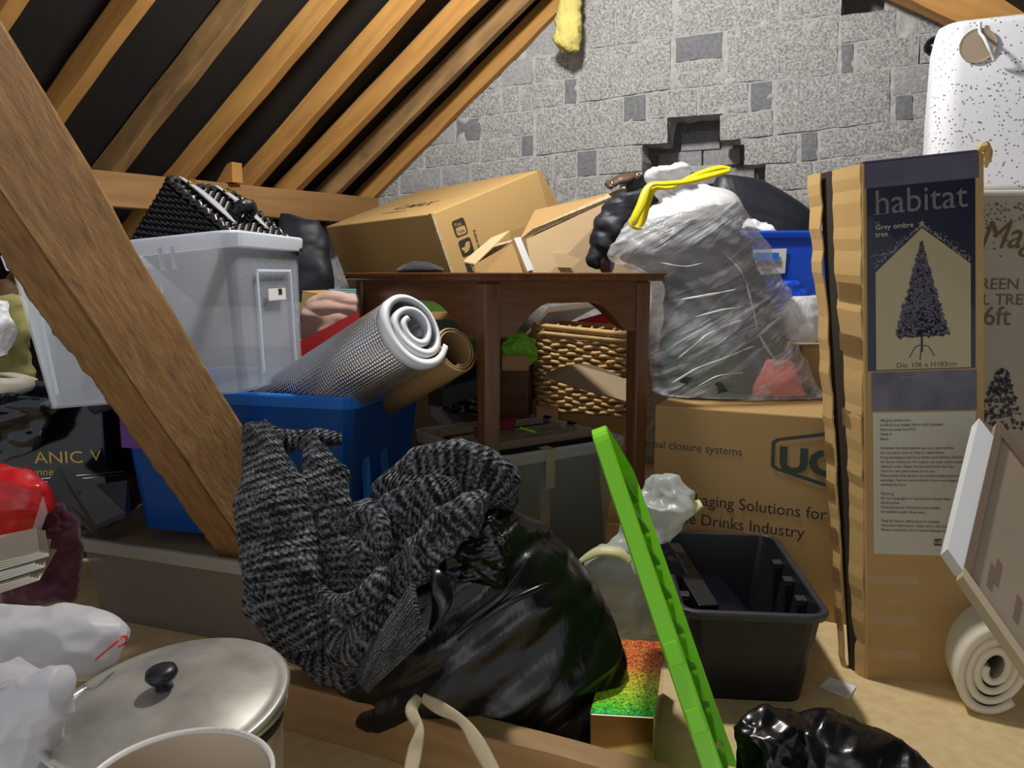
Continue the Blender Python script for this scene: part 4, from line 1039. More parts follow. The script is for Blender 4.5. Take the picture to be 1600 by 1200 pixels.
for x in (.16, .25): M(TLd).box(x-.016, x+.016, -.006, .004, .004, .026).build('clip', 'green_lid', ld, bevel=.002)
g0, g1 = onz(922, 1113, .105), onz(1023, 1119, .105); g2, g3 = onz(1027, 1002, .105), onz(966, 998, .105)
gx = (g1-g0); gy = ((g2-g1)+(g3-g0))/2
fb = thing('foil_box', 'small mirrored gift box with rainbow holographic top', 'box', V((g0.x, g0.y, 0)))
M().hexa([V((p.x, p.y, 0)) for p in (g0, g1, g1+gy, g0+gy)]+[V((p.x, p.y, .103)) for p in (g0, g1, g1+gy, g0+gy)]).build('body', 'floor_tinted_mirror', fb, bevel=.002)
mm = M(); mm.add([V((p.x, p.y, .1045)) for p in (g0, g1, g1+gy, g0+gy)]+[V((p.x, p.y, .103)) for p in (g0, g1, g1+gy, g0+gy)], [(0, 1, 2, 3), (0, 4, 5, 1), (1, 5, 6, 2), (2, 6, 7, 3), (3, 7, 4, 0)],
       [[(0, 0), (.1, 0), (.1, .25), (0, .25)]]+[[(0, 0), (.1, 0), (.1, .01), (0, .01)]]*4).build('lid', 'hologram', fb)
# milky carrier bags between the tub and the clear box
mb = [(960, 1002, 1034, 1002), (935, 985, 1040, 990), (925, 930, 1036, 930), (905, 885, 1030, 880), (915, 868, 1020, 862), (955, 850, 1020, 850)]
o = thing('carrier_bag', 'milky white carrier bag with yellow tie behind the lime lid', 'bag', at(985, 1000, 1.66))
bag_mesh(mb, 1.64, .55, 100, 100, 2.2).build('bag_film', 'milky_bag', o, smooth=True, disp=lambda p, n: crumple(V((p.x, p.y, p.z*.6)), 13, .034)+.014*NZ.noise(p*7))
M().tube([at(985, 880, 1.64), at(1000, 840, 1.64), at(1025, 800, 1.65), at(1045, 775, 1.66), at(1058, 762, 1.67)], [.050, .046, .055, .056, .034], 60, .55, res=22).build('bag_neck', 'milky_bag', o, smooth=True, disp=lambda p, n: crumple(p, 17, .030)+.012*NZ.noise(p*11))
M().tube([at(1040, 835, 1.63), at(1062, 812, 1.635), at(1080, 795, 1.64), at(1096, 786, 1.64)], [.006, .012, .016, .012], 8, .25, res=5).build('tie', 'pale_yellow', o, smooth=True)
M().tube([at(1028, 860, 1.62), at(1042, 842, 1.625), at(1058, 826, 1.63)], [.006, .010, .004], 8, .25, res=5).build('tie', 'pale_yellow', o, smooth=True)
M().tube([at(905, 878, 1.60), at(935, 862, 1.60), at(968, 864, 1.59), at(985, 880, 1.58)], [.006, .014, .014, .006], 8, .4, res=5).build('tie', 'pale_yellow', o, smooth=True)
# ================================================================ UNDER THE TABLE: clear box of sleeves
kz = .355
k0, k1, k2 = onz(778, 716, kz), onz(985, 683, kz), onz(664, 668, kz)
kx = (k1-k0); ky = (k2-k0); kxl, kyl = kx.length, ky.length
kx.normalize(); ky = (ky-kx*ky.dot(kx)).normalized()
TKb = frame(V((k0.x, k0.y, 0))+kx*kxl/2+ky*kyl/2, kx, ky, V((0, 0, 1)))
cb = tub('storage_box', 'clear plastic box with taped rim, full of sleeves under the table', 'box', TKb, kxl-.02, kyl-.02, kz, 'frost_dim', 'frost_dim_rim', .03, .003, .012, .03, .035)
for x in (-.06, .13):
    M(TKb).box(x-.014, x+.014, -kyl/2-.004, -kyl/2-.002, kz-.10, kz+.004).build('tape', 'tape', cb)
    M(TKb).box(x-.014, x+.014, -kyl/2-.004, -kyl/2+.03, kz+.002, kz+.004).build('tape', 'tape', cb)
for y in (-.12, .02, .14):
    M(TKb).box(kxl/2-.012, kxl/2+.0, y-.016, y+.016, kz-.012, kz+.008).build('clip', 'black_plastic', cb, bevel=.002)
M(TKb).box(-kxl/2-.001, -kxl/2+.012, -.06, -.03, kz-.02, kz+.006).build('clip', 'black_plastic', cb, bevel=.002)
M(TKb@Tr(-.055, -kyl/2+.015, .05)@Rx(-4)).box(-.015, .015, 0, .001, 0, .24).build('tape', 'tape', cb)
rs = random.Random(21)
for i in range(13):
    y = -kyl/2+.045+i*(kyl-.14)/12
    T = TKb@Tr(rs.uniform(-.006, .006), y, .008)@Rx(-8)
    lab = ['flat card record sleeve, %s in the taped clear box' % p for p in ('first from the front', 'second from the front', 'third from the front', 'fourth from the front', 'fifth from the front', 'sixth from the front', 'middle one', 'sixth from the back', 'fifth from the back', 'fourth from the back', 'third from the back', 'second from the back', 'last at the back')][i]
    w_ = kxl-.075
    hh = .33+.018*(i % 3 == 1)+rs.uniform(0, .02)
    s_ = thing('record_sleeve', lab, 'sleeve', T.translation, 'sleeves in the taped clear box')
    M(T).box(-w_/2, w_/2, 0, .011, 0, hh).build('cover', 'sleeve_card' if i % 3 == 1 else 'sleeve_black', s_, bevel=.001)
    M(T).box(-w_/2, w_/2, .011, .018+.008*(i % 2), 0, hh-.002).build('backing_card', 'sleeve_card', s_)
pb = at(750, 674, 1.95)
pm = M(); pm.tube([at(742, 676, 2.0), at(760, 672, 2.0), at(785, 664, 2.02), at(802, 664, 2.03)], [.014, .013, .013, .018], 16, 1, res=6)
tag(pm.build('pompom_garland', 'magenta', smooth=True, disp=lambda p, n: .006*NZ.noise(p*80)), 'dark red pompoms lying on the sleeves behind the table leg', 'pompom')
gp = M(); gp.tube([at(812, 668, 2.02), at(838, 676, 2.02)], [.004, .004], 8); tag(gp.build('green_pen', 'lime', smooth=True), 'thin bright green pen lying on the record sleeves', 'pen')
# ---- wicker basket
def weave(T, w_, d_, h_, rows, r, flare=.0, amp=.007, nst=46, mi=0, seg=3):
    m_ = M(T); out = M(T)
    for j in range(rows):
        z = h_*(j+.5)/rows; k = flare*(z/h_); P = rrect(w_+2*k, d_+2*k, .035, 6); n = len(P)
        # resample
        pts = [V((x, y, z)) for x, y in P]; cum = [0]
        for a, b in zip(pts, pts[1:]+pts[:1]): cum.append(cum[-1]+(b-a).length)
        N_ = nst*seg; ring = []
        for i in range(N_):
            s = cum[-1]*i/N_; q = max(k2 for k2 in range(n) if cum[k2] <= s); a = pts[q]; b = pts[(q+1) % n]
            p = lerp(a, b, (s-cum[q])/max(cum[q+1]-cum[q], 1e-6)); t = (b-a).normalized(); nn = V((t.y, -t.x, 0))
            ph = math.pi*i/seg+(math.pi if j % 2 else 0)
            ring.append(p+nn*amp*math.sin(ph)+V((0, 0, .25*h_/rows*math.sin(ph*.5+j))))
        rings = []
        for i in range(N_):
            t = (ring[(i+1) % N_]-ring[i-1]).normalized(); sd = V((t.y, -t.x, 0)).normalized(); u = sd.cross(t)
            rings.append([ring[i]+sd*(math.cos(a)*r)+u*(math.sin(a)*r*1.15) for a in (0, 1.257, 2.513, 3.77, 5.027)])
        rings.append(rings[0]); m_.loft(rings, cap=False)
    return m_
bkp = at(922, 655, 2.42)
TWk = Tr(bkp.x, 2.62, .36)@Rz(-10)@Ry(3)
wk = thing('wicker_basket', 'honey coloured wicker basket with frayed rim beneath the table', 'basket', TWk.translation)
weave(TWk, .29, .23, .235, 17, .0055, .02, .006, 44).build('weave', 'wicker', wk, smooth=True)
M(TWk).hexa([(-.135, -.105, 0), (.135, -.105, 0), (.135, .105, 0), (-.135, .105, 0), (-.155, -.125, .23), (.155, -.125, .23), (.155, .125, .23), (-.155, .125, .23)]).build('lining', 'wicker_dark', wk)
for z, r_, o_ in ((.245, .011, .022), (.268, .009, .024)):
    P = rrect(.29+2*o_, .23+2*o_, .04, 6)
    M(TWk).tube([V((x, y, z+.006*math.sin(i*1.7))) for i, (x, y) in enumerate(P+P[:1])], r_, 8).build('rim', 'wicker', wk, smooth=True, disp=lambda p, n: .003*math.sin((p.x+p.y*1.3+p.z)*330))
for i in range(9):
    x = -.15+.035*i; M(TWk).tube([(x, -.137, .235), (x+.016*(-1)**i, -.142, .262), (x+.03, -.136, .28)], .003, 6).build('stake', 'wicker', wk)
# cardboard disc leaning on the basket
dk = M(); n = 28; pts = []
for i in range(n+1):
    t = i/n; a, b = lerp(853, 994, t), 584-19*math.sin(math.pi*min(t*1.15+.02, 1))+8*t; pts.append((a, b))
low = [(lerp(994, 853, i/n), 588+ (lerp(44, 0, i/n))+0*i) for i in range(n+1)]
vs_ = [at(a, b, 2.34+.05*(1-i/n)) for i, (a, b) in enumerate(pts)]+[at(a, b, 2.24+.02*(i/n)) for i, (a, b) in enumerate(low)]
N2 = len(vs_); dk.add(vs_+[p+V((0, .004, -.006)) for p in vs_], [tuple(range(N2)), tuple(range(2*N2-1, N2-1, -1))]+[(i, N2+i, N2+(i+1) % N2, (i+1) % N2) for i in range(N2)])
tag(dk.build('cardboard_disc', 'card_grey'), 'curved grey brown cardboard sheet leaning on the wicker basket', 'card')
simple('cardboard_box', 'plain carton holding up the wicker basket', .06, .44, 2.52, 2.86, 0, .355, 'card_brown', -10)
simple('wooden_box', 'small pine box at the lower left of the wicker basket', .075, .145, 2.462, 2.51, .0, .385, 'pine', 0)
# red folder, white box, lime packet behind the basket
quadplate(M(), [at(868, 520, 2.86), at(905, 500, 2.86), at(955, 486, 2.92), at(985, 540, 2.92)], .05, (0, 1, -.2)).build('gift_bag', 'red')
tag(bpy.data.objects['gift_bag'], 'bright red glossy bag standing behind the wicker basket', 'bag')
wbx = M(); quadplate(wbx, [at(818, 530, 2.72), at(856, 488, 2.72), at(938, 478, 2.80), at(880, 508, 2.80)], .10, (.1, 1, .15)); tag(wbx.build('white_box', 'paper', bevel=.003), 'slanted white carton behind the rim of the wicker basket', 'box')
lm = lump([(790, 556, 834, 566), (786, 545, 838, 548), (788, 530, 836, 530), (796, 520, 824, 522)], 2.38, 'lime', None, 'snack_packet', .4, .016, 26)
tag(lm, 'crumpled lime green foil packet beside the wicker basket', 'packet')
simple('wooden_box', 'reddish wooden block below the lime foil packet', -.03, .05, 2.35, 2.42, .515, .56, 'pine')
simple('cardboard_box', 'dark brown box under the reddish wooden block', -.16, .06, 2.44, 2.60, .0, .514, 'mahogany', -8)
# painted crate with pine slats, dark pieces, left of the table leg
crp = thing('slatted_crate', 'green crate with pine slats beyond the table leg', 'crate', V((-.14, 2.64, .40)))
M(Tr(-.14, 2.64, 0)).box(-.16, .14, -.02, .04, .40, .72).build('panel', 'green_paint', crp)
for z in (.535, .60, .665): M(Tr(-.14, 2.64, 0)).box(-.17, .15, -.04, -.022, z-.012, z+.012).build('slat', 'pine', crp)
bk = lump([(690, 640, 760, 650), (690, 610, 756, 614), (706, 585, 756, 585), (722, 572, 752, 572)], 2.36, 'bin_black', None, 'refuse_bag', .5, .02, 24)
tag(bk, 'small crumpled black plastic sack behind the front table leg', 'bag')
fbx = M(); quadplate(fbx, [at(668, 606, 2.12), at(742, 566, 2.12), at(752, 590, 2.06), at(690, 608, 2.02)], .05, (0, .2, -1)); tag(fbx.build('flat_case', 'black_plastic', bevel=.002), 'flat black case below the end of the brown paper roll', 'case')
gbx = M(); quadplate(gbx, [at(672, 628, 2.42), at(714, 668, 2.36), at(740, 660, 2.50), at(690, 616, 2.56)], .04, (0, 0, -1)); tag(gbx.build('grey_tray', 'strap_grey', bevel=.003), 'grey plastic tray edge beyond the blue box', 'tray')
rgm = lump([(678, 640, 708, 640), (676, 630, 712, 628), (684, 616, 706, 618)], 2.44, 'fluff', None, 'white_rag', .5, .012, 30); tag(rgm, 'scrunched white rag on the grey tray', 'rag')
simple('cardboard_box', 'dim brown carton behind the crumpled black sack under the table', -.50, -.20, 2.62, 2.90, .0, .52, 'card_grey', -8)
# ================================================================ BLUE BOX, FOIL ROLL
bz1 = .545; bz0 = .205
v0 = onz(552, 622, bz1); v1 = onz(668, 584, bz1)
by_ = (v1-v0); bl_ = by_.length; by_.normalize(); bx_ = V((by_.y, -by_.x, 0))
bw = .62
TBl = frame(V((v0.x, v0.y, bz0))-bx_*bw/2+by_*bl_/2, bx_, by_, V((0, 0, 1)))
blb = tub('storage_box', 'deep blue plastic storage box holding the foil roll', 'box', TBl, bw-.02, bl_-.02, bz1-bz0, 'blue_tub', 'blue_tub_rim', .03, .004, .012, .028, .03)
M(TBl).box(-bw/2+.030, -bw/2+.16, -bl_/2+.006, -bl_/2+.0085, .20, bz1-bz0-.035).build('purple_sheet', 'purple', blb)
for x in (.10, .2): M(TBl@Tr(bw/2-.012, -bl_/2+x, 0)@Ry(-4)).box(-.006, .002, -.018, .018, .02, .30).build('rib', 'blue_tub_rim', blb, bevel=.004)
ro0 = at(648, 512, 1.62); ro1 = at(440, 640, 1.84); ra = (ro1-ro0); rl = ra.length; ra.normalize()
rxv = ra.cross(V((0, 0, 1))).normalized(); rzv = rxv.cross(ra)
TF = frame(ro0, rxv, ra, rzv)
fr_ = thing('foil_roll', 'rolled silver bubble foil insulation with white edges in the blue box', 'roll', ro1)
def spiral_prof(n, r0, r1, turns, a0=-.6):
    return [(lerp(r0, r1, i/n)*(1+.07*math.sin(i/n*11)), a0+2*math.pi*turns*i/n) for i in range(n+1)]
spm = spiral(TF, .092, .026, 2.6, .009, rl, 1.0, .92, 170, .22)
spm.build('foil_sheet', 'foil', fr_, smooth=True)
sp2 = spiral(TF@Tr(0, -.003, 0), .092, .026, 2.6, .0115, .020, 1.0, .92, 170, .22); sp2.build('white_edge', 'foil_white', fr_, smooth=True)
k0_ = at(713, 545, 1.69); k1_ = at(560, 640, 1.95)
kr = thing('paper_roll', 'brown kraft paper roll under the foil roll in the blue box', 'roll', k1_)
ka = (k1_-k0_); kl = ka.length; ka.normalize(); kxv = ka.cross(V((0, 0, 1))).normalized()
TKr = frame(k0_, kxv, ka, kxv.cross(ka))
spiral(TKr, .052, .038, 2.2, .003, kl, 1, 1, 90, .05).build('paper', 'kraft', kr, smooth=True)
ds = M(); quadplate(ds, [at(420, 622, 1.72), at(452, 590, 1.74), at(480, 572, 1.80), at(470, 640, 1.78)], .01, (0, 1, 0)); tag(ds.build('green_folder', 'dark_green'), 'dark green folder standing in the blue box beside the foil roll', 'folder')
# things beyond the blue box
pk = [(470, 528, 560, 520), (466, 505, 566, 500), (468, 485, 566, 475), (480, 468, 560, 460), (500, 460, 545, 455)]
o = bag_mesh(pk, 2.25, .6, 70, 50, 2.1).build('blush_fabric', 'pink_cloth', smooth=True, disp=lambda p, n: .020*(abs(NZ.noise(V((p.x*9+p.z*5, p.y*5, p.z*26))))-.2)+.010*NZ.noise(p*22))
tag(o, 'heap of folded blush pink fabric beside the clear box', 'fabric')
quadplate(M(), [at(462, 536, 2.16), at(560, 486, 2.14), at(566, 560, 2.14), at(462, 580, 2.16)], .012, (0, 1, 0)).build('red_crate', 'red')
tag(bpy.data.objects['red_crate'], 'red plastic panel rising behind the silver foil roll', 'panel')
o = carton('cardboard_box', 'small carton with folded flaps right of the clear box', Tr(at(498, 480, 2.5).x, 2.62, .50)@Rz(-14)@Ry(8), .16, .16, .235, 'card')
M(Tr(at(498, 470, 2.5).x, 2.54, .60)@Rz(-14)).box(-.06, -.02, -.003, 0, -.02, .05).build('printed_panel', 'teal', o)
tl = carton('teal_box', 'small teal box seen between fabric and table edge', Tr(at(545, 460, 2.5).x, 2.5, .60)@Rz(10), .12, .1, .15, 'teal', cat='box')
cap = lump([(622, 426, 690, 426), (622, 420, 692, 420), (636, 412, 680, 413), (650, 410, 668, 410)], 2.35, 'black_cloth', None, 'beanie_hat', .8, .006, 20)
tag(cap, 'rounded black woollen beanie lying on the back of the table', 'hat')
# ================================================================ CLEAR BOX, HAMPER
TCl = Tr(at(384, 640, 1.6).x, 1.60, .560)@Rz(-5)@Ry(-5.5)
cw, cd, ch = .485, .40, .325
TCm = TCl@Tr(-cw/2+.015, cd/2, 0)
clb = tub('storage_box', 'large frosted clear plastic box behind the slanting strut', 'box', TCm, cw, cd, ch, 'frost', 'frost_rim', .022, .004, .014, .032, .03)
for s_, sz in ((-1, cw), (1, cw)):
    pass
def ribframe(T, w_, h_, m_, p):
    for x0, x1, z0, z1 in ((-w_/2, -w_/2+.006, 0, h_), (w_/2-.006, w_/2, 0, h_), (-w_/2, w_/2, h_-.006, h_)):
        M(T).box(x0, x1, -.003, .001, z0, z1).build('rib', m_, p, bevel=.001)
ribframe(TCm@Tr(-.05, -cd/2+.015, .03)@Rx(4), .27, .20, 'frost_rim', clb)
ribframe(TCm@Tr(cw/2-.014, 0, .03)@Rz(90)@Rx(4), .2, .22, 'frost_rim', clb)
for x in (.10, .125): M(TCm@Tr(x, -cd/2-.014, 0)).box(-.002, .002, -.002, .006, ch-.065, ch-.02).build('rib', 'frost_rim', clb)
st_ = M(TCm@Tr(cw/2-.004, .0, .195)@Rz(90)@Rx(4)).box(-.05, .05, -.006, -.004, -.013, .013).build('label', 'paper', clb); st_['label'] = 'small white price sticker'
for i in range(10): M(TCm@Tr(cw/2-.004, .006+i*.0022, .197)@Rz(90)@Rx(4)).box(0, .001, -.0068, -.006, -.004, .010).build('barcode_bar', 'ink', st_)
cn = lump([(140, 640, 220, 632), (130, 605, 240, 600), (150, 575, 230, 575), (170, 565, 215, 565)], 1.82, 'grey_black', None, 'dark_cloth', .4, .015, 10)
tag(cn, 'dark bundle showing dimly through the frosted clear box', 'cloth')
# black wicker hamper, tipped on its edge in the clear box
hA = at(261, 281, 1.79)
hx_ = V((.26, .96, -.04)).normalized(); hy = V((.79, -.1, -.61)); hy = (hy-hx_*hy.dot(hx_)).normalized(); hz_ = hx_.cross(hy).normalized()
if hz_.z < 0: hz_ = -hz_
TH = frame(hA, hx_, hy, hz_)     # x away from the camera along the lid, y down the lid slope, z out of the lid
hw, hd = .25, .225
hm_ = thing('picnic_hamper', 'black wicker hamper tipped up on the frosted clear box', 'hamper', hA)
M(TH).box(.005, hw-.005, .005, hd-.005, -.17, -.008).build('lining', 'wicker_black', hm_)
wm = M(TH); rr_ = random.Random(4)
for j in range(26):       # lid strands, over and under the stakes
    y = .006+j*(hd-.012)/25; pts = []
    for i in range(41):
        pts.append(V((hw*i/40, y, .004*math.sin(math.pi*i/2+(math.pi if j % 2 else 0)))))
    wm.tube(pts, .0042, 5, up=V((0, 0, 1)))
wm.build('lid_weave', 'wicker_black', hm_, smooth=True)
wm = M(TH)
for j in range(22):       # near end panel strands
    z = -.012-j*.0075; pts = [V((.0-.003*math.sin(math.pi*i/2+(math.pi if j % 2 else 0)), hd*i/36, z)) for i in range(37)]
    wm.tube(pts, .0042, 5, up=V((0, 0, 1)))
    z2 = z; pts = [V((hw*i/40, hd+.003*math.sin(math.pi*i/2+(math.pi if j % 2 else 0)), z2)) for i in range(41)]
    wm.tube(pts, .0042, 5, up=V((0, 0, 1)))
    pts = [V((hw*i/40, -.003*math.sin(math.pi*i/2+(math.pi if j % 2 else 0)), z2)) for i in range(41)]
    wm.tube(pts, .0042, 5, up=V((0, 0, 1)))
wm.build('side_weave', 'wicker_black', hm_, smooth=True)
P = [V((0, 0, .002)), V((0, hd, .002)), V((hw, hd, .002)), V((hw, 0, .002)), V((0, 0, .002))]
bpts = []
for a, b in zip(P, P[1:]):
    for i in range(30): bpts.append(lerp(a, b, i/30)+V((0, 0, .004*math.sin(i*2.1))))
M(TH).tube(bpts+[P[0]], .0075, 7, up=V((0, 0, 1))).build('border', 'wicker_black', hm_, smooth=True, disp=lambda p, n: .002*math.sin((p.x+p.y+p.z)*500))
for x in (.05, .18):
    M(TH).tube([(x, -.01, .008), (x, .04, .013), (x, hd*.45, .013), (x, hd*.72, .010)], [.010, .015, .017, .006], 8, .25, up=V((0, 0, 1)), res=4).build('strap', 'strap_grey', hm_, smooth=True)
    M(TH).box(x-.014, x+.014, .018, .026, .010, .019).build('buckle', 'brass', hm_, bevel=.002)
M(TH).tube([(.085, hd*.55, .006), (.09, hd*.55, .03), (.115, hd*.55, .042), (.14, hd*.55, .03), (.145, hd*.55, .006)], [.010, .012, .013, .012, .010], 12, 1, up=V((0, 1, 0)), res=8).build('handle', 'wicker_black', hm_, smooth=True, disp=lambda p, n: .003*math.sin((p.x*1.5+p.z-p.y)*330))
dark_fill = lump([(430, 470, 520, 470), (425, 420, 520, 420), (430, 370, 512, 380), (440, 335, 500, 345)], 2.95, 'jacket', None, 'refuse_bag', .5, .012, 9)  # added dark lump standing in for the black void here
tag(dark_fill, 'dark mass added for the gloom between hamper and icon carton', 'bag')
# ---- floor tub carrying the blue box
f0, f1 = onz(118, 838, .20), onz(352, 872, .20)
fxd = (f1-f0).normalized(); fyd = V((-fxd.y, fxd.x, 0)); fwid = .64
TFt = frame(V((f0.x, f0.y, 0))+fxd*fwid/2+fyd*.20, fxd, fyd, V((0, 0, 1)))
ft_ = tub('storage_box', 'shallow translucent box on the floor beneath the blue box', 'box', TFt, fwid, .40, .20, 'frost_shaded', 'frost_shaded_rim', .02, .004, .014, .03, .03)
M(TFt).box(-fwid/2+.03, fwid/2-.03, -.16, .16, .006, .17).build('contents', 'card_grey', ft_)
# ================================================================ BLACK SACK AND JUMPER
bs = [(640, 1150, 880, 1160), (560, 1120, 925, 1140), (520, 1075, 952, 1090), (505, 1020, 968, 1040), (510, 960, 968, 985), (540, 900, 945, 925), (600, 845, 900, 865), (665, 805, 850, 815), (720, 788, 815, 788), (750, 780, 790, 780)]
sk = thing('refuse_bag', 'bulging black refuse sack with beige ties in the foreground centre', 'bag', V((at(740, 1000, 1.42).x, 1.42, 0)))
def sk_disp(p, n):
    q = (p.x+.02)*.62+(p.z-.2)*-.78; r = (p.x+.02)*.78+(p.z-.2)*.62      # creases run up to the right
    g = .016*(abs(NZ.noise(V((q*17, r*3, p.y*5))))-.25)+.008*(abs(NZ.noise(V((q*40, r*6, p.y*10))))-.2)+.022*NZ.noise(p*6)
    g += crumple(V((q*1.0, r*.30, p.y*.6)), 11, .026)
    d = n*g
    if p.z+d.z < .004: d.z = .004-p.z
    return d
bag_mesh(bs, 1.38, .60, 130, 110, 2.3).build('bag_film', 'bin_black', sk, smooth=True, disp=sk_disp)
# pinched ridges of film
for pts, r_ in (([(700, 998, 1.14), (740, 965, 1.13), (790, 925, 1.13), (830, 868, 1.17)], .006), ([(716, 1000, 1.13), (780, 950, 1.12), (840, 920, 1.14), (860, 912, 1.16)], .005)):
    M().tube([at(*p) for p in pts], [.002, r_, r_, .002], 8, 1, res=8).build('film_ridge', 'bin_black', sk, smooth=True)
M().tube([at(672, 985, 1.145), at(690, 940, 1.15), at(684, 900, 1.17), at(672, 885, 1.19)], [.004, .016, .012, .003], 10, .4, res=6).build('film_ridge', 'bin_black', sk, smooth=True)
lump([(690, 900, 785, 905), (690, 870, 800, 870), (700, 835, 790, 830), (720, 820, 765, 818)], 1.26, 'bin_black', sk, 'bag_mouth', .6, .022, 26, n=60, k=60)
for pts in ([(655, 1088, 1.12), (643, 1110, 1.09), (655, 1140, 1.05), (648, 1175, 1.03), (640, 1215, 1.0)], [(660, 1090, 1.12), (685, 1105, 1.09), (720, 1125, 1.06), (745, 1160, 1.03), (775, 1215, .99)]):
    M().tube([at(*p) for p in pts], [.007, .010, .007, .011, .010], 8, .16, up=V((0, -1, .4)), res=8).build('tie', 'ribbon', sk, smooth=True)
# knitted jumper: overlapping folds of one garment
jp = thing('knitted_jumper', 'dark grey marled knitted jumper slumped over the black sack', 'jumper', V((at(560, 950, 1.35).x, 1.35, .1)))
def fold(pts, radii, flat=.55, up=V((0, -1, .35)), name='fold', n=48, res=26, amp=.010, k=1.12, cr=.034):
    m_ = M(); m_.tube([at(*p) for p in pts], [r*k for r in radii], n, flat, up=up, res=res)
    def dsp(p, n_):
        return crumple(V((p.x, p.y, p.z*.75)), 12, cr)+amp*NZ.noise(p*13)+.003*NZ.noise(p*45)
    return m_.build(name, 'knit', jp, smooth=True, disp=dsp)
fold([(404, 664, 1.42), (418, 725, 1.38), (434, 800, 1.34), (446, 880, 1.30), (453, 950, 1.27), (480, 1010, 1.25)], [.020, .040, .056, .060, .056, .040], .50, name='sleeve', cr=.022)
fold([(405, 662, 1.44), (432, 688, 1.44), (470, 686, 1.46), (505, 684, 1.47), (532, 686, 1.48)], [.012, .020, .016, .015, .008], .5, name='cuff', amp=.003, cr=.008)
fold([(478, 690, 1.42), (498, 740, 1.38), (512, 800, 1.35), (518, 860, 1.33), (520, 930, 1.30), (545, 990, 1.27)], [.014, .034, .046, .052, .052, .034], .50)
fold([(480, 770, 1.40), (520, 800, 1.36), (562, 825, 1.34), (588, 870, 1.31), (585, 940, 1.28), (560, 1010, 1.25), (565, 1045, 1.24)], [.012, .030, .040, .044, .048, .044, .024], .46)
fold([(500, 925, 1.24), (525, 945, 1.215), (560, 938, 1.20), (590, 915, 1.20), (600, 885, 1.22)], [.010, .013, .016, .018, .010], .7, amp=.003, cr=.010)
fold([(500, 842, 1.33), (545, 815, 1.30), (585, 806, 1.29), (600, 840, 1.27), (596, 880, 1.26)], [.006, .012, .015, .014, .008], .7, amp=.003, cr=.008)
fold([(586, 806, 1.40), (620, 770, 1.38), (670, 750, 1.37), (725, 745, 1.37), (772, 762, 1.37), (795, 790, 1.37)], [.018, .038, .044, .044, .036, .012], .46)
fold([(600, 905, 1.30), (618, 850, 1.30), (650, 805, 1.30), (685, 778, 1.31), (720, 762, 1.33)], [.034, .046, .046, .042, .022], .42)
fold([(608, 912, 1.26), (650, 878, 1.235), (690, 842, 1.225), (722, 805, 1.235), (758, 790, 1.26)], [.018, .030, .030, .024, .012], .45)
fold([(612, 932, 1.24), (655, 895, 1.215), (680, 868, 1.205), (704, 838, 1.21)], [.008, .015, .015, .008], .6, amp=.003, cr=.010)
fold([(640, 800, 1.40), (690, 770, 1.40), (740, 760, 1.40), (772, 790, 1.38)], [.02, .05, .05, .02], .7)
fold([(500, 800, 1.42), (545, 850, 1.40), (600, 880, 1.39), (640, 850, 1.40)], [.03, .06, .07, .05], .7)
fold([(440, 940, 1.36), (500, 985, 1.33), (560, 1005, 1.30), (600, 965, 1.30)], [.03, .06, .07, .05], .7)
fold([(520, 990, 1.24), (548, 1010, 1.215), (575, 1000, 1.20), (600, 965, 1.20), (615, 935, 1.21)], [.012, .022, .028, .026, .012], .6, cr=.014)
# ribbed hem lying flat on the sack
hm2 = M(); H0, H1, H2, H3 = at(556, 1050, 1.165), at(646, 912, 1.165), at(664, 1000, 1.105), at(576, 1080, 1.125)
g_ = []; nu, nv = 30, 30
for i in range(nu+1):
    for j in range(nv+1):
        a = lerp(H0, H1, i/nu); b = lerp(H3, H2, i/nu); p = lerp(a, b, j/nv)
        g_.append(p+V((0, -1, .4))*(.014*math.sin(math.pi*j/nv)+.008*NZ.noise(p*16)))
ff = []; uvs = []
for i in range(nu):
    for j in range(nv):
        a = i*(nv+1)+j; ff.append((a, a+1, a+nv+2, a+nv+1)); uvs.append([(.2*j/nv, .2*i/nu), (.2*(j+1)/nv, .2*i/nu), (.2*(j+1)/nv, .2*(i+1)/nu), (.2*j/nv, .2*(i+1)/nu)])
hm2.add(g_, ff, uvs).build('hem', 'knit', jp, smooth=True, solid=.008)
# ================================================================ LEFT EDGE PILE
TGb = Tr(-1.205, 1.95, .215)@Rz(3)
gb = thing('presentation_box', 'glossy black box with gold lettering at the left edge', 'box', TGb.translation)
M(TGb).box(-.28, .26, -.16, .16, 0, .345).build('body', 'glossy_black', gb, bevel=.004)
def gbt(px, py):
    q = TGb.inverted()@onplane(px, py, TGb@V((0, -.161, 0)), TGb.to_3x3()@V((0, 1, 0))); return TGb@Tr(q.x, -.1612, q.z)@Rx(90)
lettering('ANIC', .040, gbt(54, 724), 'gold', gb, 1.15)
lettering('V', .036, gbt(142, 720), 'gold', gb, 1.1)
lettering('unne', .026, gbt(48, 743), 'gold', gb, 1.0, shear=.2)
lettering('T', .026, gbt(36, 738), 'red', gb, 1.0, shear=.2)
for y, x0, x1 in ((744, 60, 196), (749, 70, 196), (766, 150, 196)):
    a = gbt(x0, y+4).translation; b = gbt(x1, y-8).translation
    M().tube([a, b], .0016, 6).build('silver_line', 'chrome', gb)
fm = lump([(-20, 735, 60, 700), (-30, 690, 70, 670), (-30, 640, 95, 640), (0, 612, 92, 622)], 1.73, 'glossy_black', None, 'plastic_film', .2, .016, 14)
tag(fm, 'shiny black plastic film draped over the gold lettered box', 'film')
lump([(-30, 632, 62, 620), (-30, 600, 62, 598), (-30, 560, 55, 560), (-30, 520, 44, 510), (-30, 490, 34, 470), (-20, 470, 20, 462)], 1.95, 'olive_cloth', None, 'olive_blanket', .6, .022, 11)
